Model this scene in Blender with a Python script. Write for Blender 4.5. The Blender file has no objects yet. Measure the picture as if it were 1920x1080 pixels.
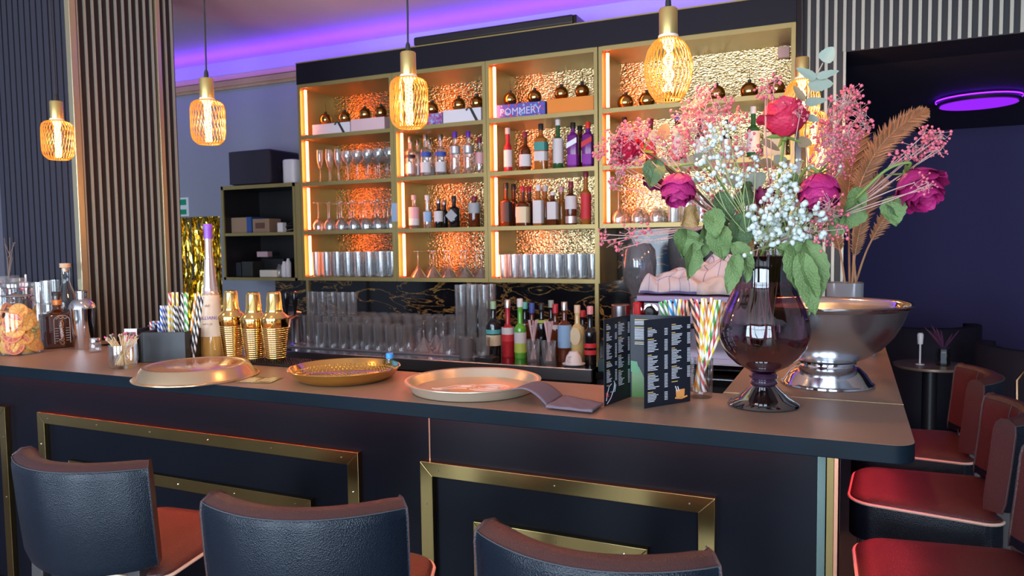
import bpy, math, random
from mathutils import Vector, Matrix, Euler
C = bpy.context.scene.collection
PI = math.pi
random.seed(7)
sc = bpy.context.scene

# ---------------------------------------------------------------- camera
FPX = 1394.0; CAMZ = 1.5
YAW, PIT, ROL = map(math.radians, (-24.53, -3.51, -0.78))
_f = Vector((math.sin(YAW)*math.cos(PIT), math.cos(YAW)*math.cos(PIT), math.sin(PIT)))
_r0 = Vector((math.cos(YAW), -math.sin(YAW), 0)); _u0 = _r0.cross(_f)
_r = _r0*math.cos(ROL) + _u0*math.sin(ROL); _u = -_r0*math.sin(ROL) + _u0*math.cos(ROL)
CP = Vector((0, 0, CAMZ))
cd = bpy.data.cameras.new('camera'); cam = bpy.data.objects.new('camera', cd); C.objects.link(cam)
cam.matrix_world = Matrix(((_r.x, _u.x, -_f.x, 0), (_r.y, _u.y, -_f.y, 0), (_r.z, _u.z, -_f.z, CAMZ), (0, 0, 0, 1)))
cd.sensor_width = 36; cd.lens = FPX/1920*36; cd.clip_start = 0.02
cd.dof.use_dof = True; cd.dof.focus_distance = 1.75; cd.dof.aperture_fstop = 9.0
sc.camera = cam

# ---------------------------------------------------------------- world, exposure, large lights
w = bpy.data.worlds.new('world'); sc.world = w; w.use_nodes = True
w.node_tree.nodes['Background'].inputs[0].default_value = (0.6, 0.75, 1.0, 1)
w.node_tree.nodes['Background'].inputs[1].default_value = 0.6
sc.view_settings.view_transform = 'Standard'; sc.view_settings.look = 'None'
sc.view_settings.gamma = 1; sc.view_settings.use_curve_mapping = False
sc.view_settings.exposure = 0.75

def area(name, loc, rot, sx, sy, power, col):
    l = bpy.data.lights.new(name, 'AREA'); l.shape = 'RECTANGLE'; l.size = sx; l.size_y = sy
    l.energy = power; l.color = col
    o = bpy.data.objects.new(name, l); C.objects.link(o); o.location = loc; o.rotation_euler = rot
    return o
# daylight through the three shop windows in the wall behind the camera
for i, wx in enumerate((-3.2, -0.9, 1.4)):
    area('daylight_window_%d' % (i+1), (wx, -2.75, 1.42), (PI/2, 0, 0), 1.7, 2.55, 105, (0.66, 0.82, 1.0))
# violet LED strip in the ceiling cove over the back shelves
area('cove_strip_light', (-2.9, 4.2, 2.74), (PI, 0, 0), 5.2, 0.03, 14, (0.15, 0.02, 1.0))
# red LED strip under the overhang of the bar top (front and side)
area('bar_strip_light', (-1.6, 1.783, 1.055), (0, 0, 0), 3.0, 0.012, 9.0, (1.0, 0.13, 0.06))
area('bar_side_strip_light', (0.03, 2.5, 1.055), (0, 0, PI/2), 1.5, 0.02, 2.4, (1.0, 0.05, 0.08))

# ---------------------------------------------------------------- helpers
def ray(px, py): return _f + _r*((px-960)/FPX) - _u*((py-540)/FPX)
def atY(px, py, Y): d = ray(px, py); return CP + d*(Y/d.y)
def atZ(px, py, z): d = ray(px, py); return CP + d*((z-CAMZ)/d.z)
def Xof(px, Y, z):            # world X on the line (Y, z) seen at picture column px
    a, b = -12.0, 6.0
    for _ in range(50):
        m = (a+b)/2; v = Vector((m, Y, z))-CP; d = v.dot(_f)
        x = 960+FPX*v.dot(_r)/d if d > 0.01 else (-9e9 if m < 0 else 9e9)
        if x < px: a = m
        else: b = m
    return (a+b)/2

class MB:
    def __init__(s): s.v = []; s.f = []; s.mi = []; s.m = 0
    def add(s, vs, fs):
        n = len(s.v); s.v += [tuple(v) for v in vs]
        for f in fs: s.f.append([n+i for i in f]); s.mi.append(s.m)
        return s
    def box(s, x0, x1, y0, y1, z0, z1, M=None):
        vs = [Vector((x, y, z)) for x in (x0, x1) for y in (y0, y1) for z in (z0, z1)]
        if M: vs = [M @ v for v in vs]
        return s.add(vs, [(0, 1, 3, 2), (4, 6, 7, 5), (0, 4, 5, 1), (2, 3, 7, 6), (0, 2, 6, 4), (1, 5, 7, 3)])
    def cbox(s, c, d, M=None):
        return s.box(c[0]-d[0]/2, c[0]+d[0]/2, c[1]-d[1]/2, c[1]+d[1]/2, c[2]-d[2]/2, c[2]+d[2]/2, M)
    def lathe(s, prof, seg=24, c=(0, 0, 0), sq=0, M=None):
        # prof = [(r, z)...]; sq>0 squares the section
        vs = []; fs = []
        for r, z in prof:
            for k in range(seg):
                a = 2*PI*(k+.5)/seg; rr = r
                if sq: cc, ss = abs(math.cos(a)), abs(math.sin(a)); rr = r/((cc**sq+ss**sq)**(1/sq))
                v = Vector((c[0]+rr*math.cos(a), c[1]+rr*math.sin(a), c[2]+z)); vs.append(M @ v if M else v)
        for j in range(len(prof)-1):
            for k in range(seg):
                k2 = (k+1) % seg; fs.append((j*seg+k, j*seg+k2, (j+1)*seg+k2, (j+1)*seg+k))
        if prof[0][0] > 1e-5: fs.append(tuple(range(seg))[::-1])
        if prof[-1][0] > 1e-5: fs.append(tuple((len(prof)-1)*seg+k for k in range(seg)))
        return s.add(vs, fs)
    def shell(s, prof, seg=24, c=(0, 0, 0), M=None, sq=0):  # open lathe, no caps
        n = len(s.f); s.lathe(prof, seg, c, sq, M)
        kill = []
        if prof[0][0] > 1e-5: kill.append(1)
        if prof[-1][0] > 1e-5: kill.append(2)
        for _ in kill: s.f.pop(); s.mi.pop()
        return s
    def tube(s, pts, r, seg=6, cap=True):
        pts = [Vector(p) for p in pts]; n = len(pts); vs = []; fs = []
        rr = r if isinstance(r, (list, tuple)) else [r]*n
        up = Vector((0, 0, 1)); prev = None
        for i, p in enumerate(pts):
            t = (pts[min(i+1, n-1)]-pts[max(i-1, 0)])
            if t.length < 1e-9: t = Vector((0, 0, 1))
            t.normalize()
            if prev is None:
                a = t.cross(up if abs(t.z) < .9 else Vector((1, 0, 0))).normalized()
            else:
                a = (prev - t*prev.dot(t))
                a = a.normalized() if a.length > 1e-6 else t.orthogonal().normalized()
            prev = a; b = t.cross(a)
            for k in range(seg):
                q = 2*PI*k/seg; vs.append(p + (a*math.cos(q)+b*math.sin(q))*rr[i])
        for j in range(n-1):
            for k in range(seg):
                k2 = (k+1) % seg; fs.append((j*seg+k, j*seg+k2, (j+1)*seg+k2, (j+1)*seg+k))
        if cap: fs += [tuple(range(seg))[::-1], tuple((n-1)*seg+k for k in range(seg))]
        return s.add(vs, fs)
    def grid(s, fn, nu, nv, wrap=False):
        vs = [fn(i/nu, j/nv) for j in range(nv+1) for i in range(nu+1)]; fs = []
        for j in range(nv):
            for i in range(nu):
                a = j*(nu+1)+i; fs.append((a, a+1, a+nu+2, a+nu+1))
        return s.add(vs, fs)
    def ball(s, c, r, seg=8, ring=6, jit=0, sc3=(1, 1, 1)):
        prof = []; vs = []; fs = []
        for j in range(ring+1):
            th = PI*j/ring
            for k in range(seg):
                a = 2*PI*k/seg; q = r*(1+random.uniform(-jit, jit))
                vs.append((c[0]+q*math.sin(th)*math.cos(a)*sc3[0], c[1]+q*math.sin(th)*math.sin(a)*sc3[1], c[2]+q*math.cos(th)*sc3[2]))
        for j in range(ring):
            for k in range(seg):
                k2 = (k+1) % seg; fs.append((j*seg+k, (j+1)*seg+k, (j+1)*seg+k2, j*seg+k2))
        return s.add(vs, fs)
    def build(s, name, mat, parent=None, smooth=True, loc=None, bevel=0, rotz=None, solid=0, sub=0, seg=2, ang=40):
        me = bpy.data.meshes.new(name); me.from_pydata([tuple(v) for v in s.v], [], s.f)
        for m in (mat if isinstance(mat, (list, tuple)) else [mat]): me.materials.append(m)
        if s.m or any(s.mi):
            for p, i in zip(me.polygons, s.mi): p.material_index = i
        me.validate(); me.update()
        o = bpy.data.objects.new(name, me); C.objects.link(o)
        if parent: o.parent = parent
        if loc is not None: o.location = loc
        if rotz is not None: o.rotation_euler = (0, 0, rotz)
        if smooth:
            for p in me.polygons: p.use_smooth = True
            try: me.set_sharp_from_angle(angle=math.radians(ang))
            except Exception: pass
        if solid:
            m = o.modifiers.new('so', 'SOLIDIFY'); m.thickness = solid; m.offset = 0
        if bevel:
            m = o.modifiers.new('bv', 'BEVEL'); m.width = bevel; m.segments = seg; m.limit_method = 'ANGLE'
        if sub:
            m = o.modifiers.new('ss', 'SUBSURF'); m.levels = m.render_levels = sub
        return o

def tag(o, label=None, cat=None, group=None, kind=None):
    if label: o['label'] = label
    if cat: o['category'] = cat
    if group: o['group'] = group
    if kind: o['kind'] = kind
    return o
def thing(name, label, cat, loc=(0, 0, 0), rotz=0, group=None):
    o = bpy.data.objects.new(name, None); C.objects.link(o); o.empty_display_size = .05
    o.location = loc; o.rotation_euler = (0, 0, rotz)
    return tag(o, label, cat, group)
def kids(o): return [c for c in bpy.data.objects if c.parent == o]
def dup(root, loc, rotz=None, label=None, group=None):
    r = root.copy(); C.objects.link(r); r.location = loc
    if rotz is not None: r.rotation_euler = (0, 0, rotz)
    if label: r['label'] = label
    if group: r['group'] = group
    for ch in kids(root):
        c = ch.copy(); C.objects.link(c); c.parent = r
        for g in kids(ch):
            d = g.copy(); C.objects.link(d); d.parent = c
    return r
def rotM(loc, rx=0, ry=0, rz=0): return Matrix.Translation(loc) @ Euler((rx, ry, rz)).to_matrix().to_4x4()

# ---------------------------------------------------------------- materials
def newmat(name):
    m = bpy.data.materials.new(name); m.use_nodes = True
    return m, m.node_tree.nodes, m.node_tree.links, m.node_tree.nodes['Principled BSDF']
def mat(name, col, rough=.5, metal=0, bump=None, emit=None, es=0, vary=0, vscale=5, spec=None, coat=0, trans=0, sub=0, alpha=None):
    m, n, l, b = newmat(name)
    b.inputs['Base Color'].default_value = (*col, 1); b.inputs['Roughness'].default_value = rough
    b.inputs['Metallic'].default_value = metal
    if spec is not None: b.inputs['Specular IOR Level'].default_value = spec
    if coat: b.inputs['Coat Weight'].default_value = coat; b.inputs['Coat Roughness'].default_value = .05
    if trans: b.inputs['Transmission Weight'].default_value = trans
    if emit: b.inputs['Emission Color'].default_value = (*emit, 1); b.inputs['Emission Strength'].default_value = es
    tc = None
    if vary or bump:
        tc = n.new('ShaderNodeTexCoord')
    if vary:
        nz = n.new('ShaderNodeTexNoise'); nz.inputs['Scale'].default_value = vscale; nz.inputs['Detail'].default_value = 5
        l.new(tc.outputs['Object'], nz.inputs['Vector'])
        mx = n.new('ShaderNodeMix'); mx.data_type = 'RGBA'
        mx.inputs[6].default_value = (*[c*(1-vary) for c in col], 1); mx.inputs[7].default_value = (*[min(1, c*(1+vary)) for c in col], 1)
        l.new(nz.outputs['Fac'], mx.inputs[0]); l.new(mx.outputs[2], b.inputs['Base Color'])
    if bump:
        sca, st, kind = bump
        if kind == 'vor':
            t = n.new('ShaderNodeTexVoronoi'); t.inputs['Scale'].default_value = sca; out = t.outputs['Distance']
        else:
            t = n.new('ShaderNodeTexNoise'); t.inputs['Scale'].default_value = sca; t.inputs['Detail'].default_value = 3; out = t.outputs['Fac']
        l.new(tc.outputs['Object'], t.inputs['Vector'])
        bp = n.new('ShaderNodeBump'); bp.inputs['Strength'].default_value = st; bp.inputs['Distance'].default_value = .01
        l.new(out, bp.inputs['Height']); l.new(bp.outputs['Normal'], b.inputs['Normal'])
    return m
def glass(name, tint=(1, 1, 1), gl=.06, edge=.55, rough=.02, frost=0):
    # thin clear glass: tinted see-through with a mirror sheen that grows towards the edges
    m, n, l, b = newmat(name); n.remove(b); out = n['Material Output']
    t = n.new('ShaderNodeBsdfTransparent'); t.inputs[0].default_value = (*tint, 1)
    g = n.new('ShaderNodeBsdfGlossy'); g.inputs['Roughness'].default_value = rough
    lw = n.new('ShaderNodeLayerWeight'); lw.inputs['Blend'].default_value = .35
    mp = n.new('ShaderNodeMapRange'); mp.inputs[3].default_value = gl; mp.inputs[4].default_value = edge
    mx = n.new('ShaderNodeMixShader')
    l.new(lw.outputs['Facing'], mp.inputs[0]); l.new(mp.outputs[0], mx.inputs[0])
    l.new(t.outputs[0], mx.inputs[1]); l.new(g.outputs[0], mx.inputs[2]); l.new(mx.outputs[0], out.inputs[0])
    if frost:
        d = n.new('ShaderNodeBsdfDiffuse'); d.inputs[0].default_value = (.9, .93, .95, 1); m2 = n.new('ShaderNodeMixShader'); m2.inputs[0].default_value = frost
        l.new(mx.outputs[0], m2.inputs[1]); l.new(d.outputs[0], m2.inputs[2]); l.new(m2.outputs[0], out.inputs[0])
    return m
def emis(name, col, s):
    m, n, l, b = newmat(name); n.remove(b); e = n.new('ShaderNodeEmission')
    e.inputs[0].default_value = (*col, 1); e.inputs[1].default_value = s; l.new(e.outputs[0], n['Material Output'].inputs[0]); return m

M_black_lam = mat('black_laminate', (.014, .018, .026), .42, bump=(300, .05, 'n'), vary=.25, vscale=3)
M_panel = mat('black_panel', (.003, .004, .008), .38, spec=.16, vary=.3, vscale=4)
M_top = mat('warm_lit_laminate', (.27, .165, .115), .42, bump=(500, .06, 'n'), vary=.12, vscale=6)  # greyish laminate, its brown holds the warm light of lamps and tubes
M_edge = mat('countertop_edge', (.003, .008, .014), .5, vary=.35, vscale=8, spec=.14)
M_brass = mat('brass', (.72, .52, .22), .22, 1, vary=.12, vscale=6)
M_brass_dark = mat('brass_frame', (.34, .245, .095), .22, 1, vary=.2, vscale=4)
M_gold_shelf = mat('gold_laminate', (.36, .29, .11), .40, .45, vary=.12, vscale=5)
M_leather = mat('black_leather', (.005, .009, .016), .27, bump=(420, .18, 'vor'), spec=.30)
M_leather_redlit = mat('redlit_black_leather', (.062, .024, .022), .36, bump=(420, .2, 'vor'), spec=.35)  # black leather with the LED strip's red glow mixed into its colour
M_piping = mat('cream_piping', (.75, .6, .45), .5)
M_darkwood = mat('dark_wood', (.035, .028, .026), .45)
M_white = mat('white_plastic', (.8, .8, .82), .4)
M_black = mat('black_plastic', (.012, .012, .014), .4)
M_blackgl = mat('black_gloss', (.01, .01, .012), .12)
M_grey_wall = mat('grey_wall_paint', (.30, .31, .36), .7, vary=.06, vscale=2)
M_ceil = mat('ceiling_paint', (.62, .56, .55), .8)
M_wallwhite = mat('white_wall_paint', (.42, .40, .42), .8)
M_wood = mat('oak_cornice', (.50, .31, .17), .5, vary=.2, vscale=9)
M_slat_dark = mat('dark_brown_slat', (.014, .008, .008), .5)
M_slat_black = mat('black_slat', (.009, .009, .012), .5)
M_slat_lite = mat('champagne_strip', (.40, .41, .35), .4, .3)
M_steel = mat('brushed_steel', (.50, .46, .47), .28, 1, vary=.1, vscale=3)
M_chrome = mat('polished_steel', (.78, .78, .80), .07, 1)
M_gold = mat('polished_gold', (.95, .66, .24), .12, 1)
M_goldmatt = mat('matt_gold', (.78, .58, .22), .35, .9)
M_champ = mat('champagne_metal', (.66, .47, .29), .26, .8)
M_floor = mat('dark_floor', (.12, .10, .09), .35, vary=.3, vscale=2)
M_glass = glass('clear_glass', (.96, .97, .97), .14, .6, frost=.05)
M_vase = glass('smoky_purple_glass', (.42, .25, .34), .08, .7)
M_vase_dark = glass('dark_purple_glass', (.07, .03, .07), .12, .8)
M_cord = mat('black_cord', (.015, .015, .016), .6)
M_ivory = mat('ivory', (.80, .74, .62), .5)
M_purplewall = mat('navy_wall_paint', (.06, .05, .16), .8)

# hammered gold back panel
m, n, l, b = newmat('hammered_gold_panel'); M_hammer = m
b.inputs['Base Color'].default_value = (.56, .42, .21, 1); b.inputs['Metallic'].default_value = 1; b.inputs['Roughness'].default_value = .16
tc = n.new('ShaderNodeTexCoord'); mpn = n.new('ShaderNodeMapping'); mpn.inputs['Scale'].default_value = (1, 1, 1.7)
t = n.new('ShaderNodeTexNoise'); t.inputs['Scale'].default_value = 85; t.inputs['Detail'].default_value = 0.6; t.inputs['Distortion'].default_value = .2
bp = n.new('ShaderNodeBump'); bp.inputs['Strength'].default_value = .9; bp.inputs['Distance'].default_value = .0045
l.new(tc.outputs['Object'], mpn.inputs[0]); l.new(mpn.outputs[0], t.inputs['Vector']); l.new(t.outputs['Fac'], bp.inputs['Height']); l.new(bp.outputs['Normal'], b.inputs['Normal'])

# black marble with gold veins
m, n, l, b = newmat('black_marble_gold_veins'); M_marble = m
b.inputs['Roughness'].default_value = .12
tc = n.new('ShaderNodeTexCoord'); mpn = n.new('ShaderNodeMapping'); mpn.inputs['Scale'].default_value = (1.0, 1, 3.2)
t = n.new('ShaderNodeTexNoise'); t.inputs['Scale'].default_value = 2.6; t.inputs['Detail'].default_value = 7; t.inputs['Distortion'].default_value = 1.4; t.inputs['Roughness'].default_value = .62
r = n.new('ShaderNodeValToRGB'); e = r.color_ramp.elements
e[0].position = .475; e[0].color = (.006, .006, .009, 1); e[1].position = .525; e[1].color = (.006, .006, .009, 1)
x = r.color_ramp.elements.new(.5); x.color = (.75, .38, .10, 1); x = r.color_ramp.elements.new(.487); x.color = (.09, .055, .02, 1); x = r.color_ramp.elements.new(.512); x.color = (.03, .02, .012, 1)
l.new(tc.outputs['Object'], mpn.inputs[0]); l.new(mpn.outputs[0], t.inputs['Vector']); l.new(t.outputs['Fac'], r.inputs[0]); l.new(r.outputs[0], b.inputs['Base Color'])

def stripes(name, c1, c2, freq=9.0):
    m, n, l, b = newmat(name); b.inputs['Roughness'].default_value = .6
    tc = n.new('ShaderNodeTexCoord'); sp = n.new('ShaderNodeSeparateXYZ'); l.new(tc.outputs['Object'], sp.inputs[0])
    at = n.new('ShaderNodeMath'); at.operation = 'ARCTAN2'; l.new(sp.outputs[1], at.inputs[0]); l.new(sp.outputs[0], at.inputs[1])
    d = n.new('ShaderNodeMath'); d.operation = 'DIVIDE'; d.inputs[1].default_value = PI; l.new(at.outputs[0], d.inputs[0])
    mu = n.new('ShaderNodeMath'); mu.operation = 'MULTIPLY_ADD'; mu.inputs[1].default_value = freq*4; l.new(sp.outputs[2], mu.inputs[0]); l.new(d.outputs[0], mu.inputs[2])
    fr = n.new('ShaderNodeMath'); fr.operation = 'FRACT'; l.new(mu.outputs[0], fr.inputs[0])
    gt = n.new('ShaderNodeMath'); gt.operation = 'GREATER_THAN'; gt.inputs[1].default_value = .5; l.new(fr.outputs[0], gt.inputs[0])
    mx = n.new('ShaderNodeMix'); mx.data_type = 'RGBA'; mx.inputs[6].default_value = (*c1, 1); mx.inputs[7].default_value = (*c2, 1)
    l.new(gt.outputs[0], mx.inputs[0]); l.new(mx.outputs[2], b.inputs['Base Color']); return m

_font_cache = {}
def text_mesh(body, size, M, mat_, parent, name='lettering', ext=.0003):
    cu = bpy.data.curves.new('t', 'FONT'); cu.body = body; cu.size = size; cu.align_x = 'CENTER'; cu.align_y = 'CENTER'; cu.extrude = ext
    cu.resolution_u = 3
    o = bpy.data.objects.new('t', cu); C.objects.link(o); bpy.context.view_layer.update()
    me = bpy.data.meshes.new_from_object(o.evaluated_get(bpy.context.evaluated_depsgraph_get()))
    bpy.data.objects.remove(o); me.name = name; me.transform(M); me.materials.clear(); me.materials.append(mat_)
    q = bpy.data.objects.new(name, me); C.objects.link(q)
    if parent: q.parent = parent
    return q
FRONT = Euler((PI/2, 0, 0)).to_matrix().to_4x4()       # text facing -Y

def struct(o): o['kind'] = 'structure'; return o

# ---------------------------------------------------------------- the room
def prism(mb, poly, z0, z1):
    n = len(poly); k = len(mb.v)
    mb.v += [(x, y, z0) for x, y in poly] + [(x, y, z1) for x, y in poly]
    mb.f.append([k+i for i in range(n)][::-1]); mb.mi.append(1)
    mb.f.append([k+n+i for i in range(n)]); mb.mi.append(0)
    for i in range(n):
        j = (i+1) % n; mb.f.append([k+i, k+j, k+n+j, k+n+i]); mb.mi.append(1)
    return mb
CEIL = 2.915
struct(MB().box(-5.6, 4.0, -2.74, 7.5, -.05, 0).build('floor', M_floor, smooth=False))
struct(MB().box(-5.6, 4.0, -2.74, 4.42, CEIL, CEIL+.05).build('ceiling', M_ceil, smooth=False))
mb = MB().box(-4.51, -.26, 4.38, 4.42, 0, 2.70).box(-5.6, -4.51, 4.38, 4.42, 1.737, 2.70)
struct(mb.build('wall_back', M_grey_wall, smooth=False))
struct(MB().box(-5.6, -.26, 4.38, 4.42, 2.70, CEIL).build('wall_back_cove', M_wallwhite, smooth=False))
struct(MB().box(-5.64, -5.6, -2.74, 5.2, 0, CEIL).build('wall_left', M_grey_wall, smooth=False))
struct(MB().box(-5.6, -3.6, 5.2, 5.24, 0, 2.5).build('wall_passage', M_black, smooth=False))
struct(MB().box(4.0, 4.04, -2.74, 7.5, 0, CEIL).build('wall_right', M_grey_wall, smooth=False))
mb = MB()
wins = [(wx-.85, wx+.85) for wx in (-3.2, -.9, 1.4)]
xs = [-5.6] + [v for ww in wins for v in ww] + [4.0]
for i in range(0, len(xs), 2): mb.box(xs[i], xs[i+1], -2.74, -2.70, 0, CEIL)
for a, b2 in wins: mb.box(a, b2, -2.74, -2.70, 0, .14).box(a, b2, -2.74, -2.70, 2.7, CEIL)
struct(mb.build('wall_front', M_wallwhite, smooth=False))
for i, (a, b2) in enumerate(wins):
    mb = MB()
    for x in (a+.03, (a+b2)/2, b2-.03): mb.box(x-.03, x+.03, -2.72, -2.66, .14, 2.7)
    for z in (.17, 2.05, 2.67): mb.box(a, b2, -2.715, -2.665, z-.03, z+.03)
    struct(mb.build('window_%d' % (i+1), M_white, smooth=False))
# oak cornice on the back wall, left of the shelves
mb = MB()
for z0, z1, d in ((2.700, 2.722, .018), (2.722, 2.745, .030), (2.745, 2.762, .022), (2.762, 2.795, .05)):
    mb.box(-5.6, -3.40, 4.38-d, 4.38, z0, z1)
struct(mb.build('trim_1', M_wood, smooth=False))

# slatted wall right of the shelves and over the opening to the back room
OX = -.035
mb = MB().box(-.26, OX, 4.06, 4.42, 0, 2.41).box(-.26, 3.99, 4.06, 4.42, 2.41, CEIL)
wr = struct(mb.build('wall_slatted', M_slat_black, smooth=False))
mb = MB(); x = -.205
while x < 3.9:
    mb.box(x-.007, x+.007, 4.05, 4.06, 0 if x < OX-.01 else 2.412, CEIL); x += .0405
mb.build('light_strips', M_slat_lite, wr, smooth=False)
struct(MB().box(OX-.012, OX, 4.046, 4.06, 0, 2.41).build('trim_2', M_slat_lite, smooth=False))
struct(MB().box(-.258, -.232, 3.98, 4.06, .9, CEIL).build('trim_3', M_blackgl, smooth=False))

# back room
struct(MB().box(OX, 4.0, 4.42, 7.5, 2.41, 2.46).build('ceiling_backroom', mat('dark_ceiling_paint', (.03, .026, .04), .6), smooth=False))
struct(MB().box(OX-.04, 4.0, 7.4, 7.44, 0, 2.41).build('wall_backroom', M_purplewall, smooth=False))
struct(MB().box(OX-.04, OX, 4.42, 7.4, 0, 2.41).build('wall_backroom_left', M_purplewall, smooth=False))
t = thing('ceiling_lamp', 'round violet glowing disc lamp on the dark ceiling of the back room', 'lamp', (.745, 5.76, 2.41))
MB().lathe([(.0, -.012), (.212, -.012), (.235, -.02), (.24, -.045), (.0, -.045)][::-1], 48).build('lamp_body', M_black, t)
MB().lathe([(0, -.046), (.218, -.046), (.222, -.052), (.0, -.058)], 48).build('light_disc', emis('violet_light', (.33, .02, 1.0), .62), t)
MB().shell([(.246, -.012), (.246, -.02)], 48).build('halo_ring', emis('violet_rim', (.16, .01, 1.0), 4), t)

# fluted column behind the left end of the bar
XC, YC, W1, D1 = -3.09, 2.2, .53, .545
st = MB().box(XC-W1, XC, YC, YC+D1, 0, CEIL).build('column', M_slat_black, smooth=False)
struct(st)
mb = MB(); x = XC-W1+.005
while x < XC-.03:
    mb.box(x, x+.031, YC-.012, YC, 0, CEIL); x += .0405
mb.build('front_slats', mat('blue_black_slat', (.028, .028, .042), .42), st, smooth=False)
mb = MB(); y = YC+.045; k = 0
mb2 = MB()
while y < YC+D1-.01:
    mb.box(XC, XC+.004, y-.0155, y+.0125, 0, CEIL); y += .0385
mb.build('side_slats', M_slat_dark, st, smooth=False)
mb = MB(); y = YC+.0262
while y < YC+D1:
    mb.box(XC, XC+.012, y-.0045, y+.0035, 0, CEIL); y += .0385
mb.build('side_strips', M_slat_lite, st, smooth=False)
mb = MB().box(XC-.012, XC+.02, YC-.016, YC+.014, 0, CEIL); mb.box(XC, XC+.022, YC+.425, YC+.45, 0, CEIL)
mb.build('brass_edges', mat('pale_brass', (.74, .66, .42), .3, .9), st, smooth=False, bevel=.002)

# ---------------------------------------------------------------- the bar
def arc(cx, cy, r, a0, a1, n=8): return [(cx+r*math.cos(a0+(a1-a0)*i/n), cy+r*math.sin(a0+(a1-a0)*i/n)) for i in range(n+1)]
FX, FY, BY = .119, 1.585, 1.968
poly = [(-3.62, FY)] + arc(FX-.045, FY+.045, .045, -PI/2, 0) + [(FX, 3.35), (-.30, 3.35), (-.30, BY), (-1.82, BY), (-1.82, 2.06), (-2.83, 2.06), (-2.83, 2.18), (-3.62, 2.18)]
mb = prism(MB(), poly, 1.063, 1.10)
ct = mb.build('countertop', [M_top, M_edge], smooth=True, bevel=.0015, ang=30)
tag(ct, 'warm-lit grey laminate bar top with dark blue-black edge, running round the corner of the bar', 'countertop')
MB().box(-.30, FX, 1.986, 1.9885, 1.0995, 1.1006).build('joint_strip', M_brass, ct, smooth=False)
MB().box(-2.832, -2.8295, FY, BY, 1.0995, 1.1006).build('joint_strip', M_brass, ct, smooth=False)

bar = thing('bar_counter', 'black panelled bar front with nested brass frames under the bar top', 'bar counter', (-1.6, 1.8, 0))
def part(mb, name, m, par, **k):
    o = mb.build(name, m, par, **k); o.location = -Vector(par.location) if par.rotation_euler.z == 0 else o.location
    return o
part(MB().box(-3.6, -1.088, 1.80, 1.82, 0, 1.063).box(-1.083, -.064, 1.80, 1.82, 0, 1.063).box(-1.09, -1.08, 1.806, 1.82, 0, 1.063), 'front_panel', M_panel, bar, smooth=False)
part(MB().box(-.26, -.03, 1.86, 3.33, 0, 1.063), 'side_panel', M_panel, bar, smooth=False)
part(MB().box(-3.6, -.26, 1.90, 1.92, 0, 1.063), 'rear_panel', M_panel, bar, smooth=False)
part(MB().box(-1.0875, -1.0835, 1.7985, 1.806, .883, 1.063), 'seam_strip', mat('copper', (.8, .4, .25), .3, 1), bar, smooth=False)
part(MB().box(-.063, -.046, 1.797, 1.86, 0, 1.063), 'corner_mirror_strip', mat('mirror_glass', (.16, .22, .20), .12, 1), bar, smooth=False)
part(MB().box(-.044, -.028, 1.795, 1.86, 0, 1.063), 'corner_brass_strip', M_brass_dark, bar, smooth=False, bevel=.001)
part(MB().box(-.028, -.020, 1.80, 1.86, 0, 1.063), 'corner_redlit_strip', mat('redlit_edge', (.75, .35, .22), .25, 1), bar, smooth=False)  # corner strip with red LED light put into its colour
def frame(x0, x1, z0, z1, w_=.04, d=.02):
    mb = MB(); Y = 1.80
    P = [((x0, z1), (x1, z1), (x1-w_, z1-w_), (x0+w_, z1-w_)), ((x0, z0), (x0+w_, z0+w_), (x1-w_, z0+w_), (x1, z0)),
         ((x0, z0), (x0, z1), (x0+w_, z1-w_), (x0+w_, z0+w_)), ((x1, z0), (x1-w_, z0+w_), (x1-w_, z1-w_), (x1, z1))]
    for q in P:
        vs = [(a, Y-d, c) for a, c in q] + [(a, Y, c) for a, c in q]
        mb.add(vs, [(0, 1, 2, 3), (7, 6, 5, 4), (0, 4, 5, 1), (1, 5, 6, 2), (2, 6, 7, 3), (3, 7, 4, 0)])
    o = part(mb, 'brass_frame', M_brass_dark, bar, smooth=False, bevel=.0012)
    mb = MB(); k = max(2, int((x1-x0)/.28))
    for i in range(k+1):
        xx = x0+.06+(x1-x0-.12)*i/k; mb.ball((xx, Y-d, z1-w_/2), .0028, 8, 4)
    for zz in (z1-.12, z1-.36): mb.ball((x1-w_/2, Y-d, zz), .0028, 8, 4).ball((x0+w_/2, Y-d, zz), .0028, 8, 4)
    s = mb.build('screws', M_chrome, o)
frame(-3.58, -2.99, .15, .888); frame(-2.797, -1.322, .15, .884); frame(-2.63, -1.504, .33, .717)
frame(-1.108, -.288, .15, .883); frame(-.94, -.452, .33, .732)

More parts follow.
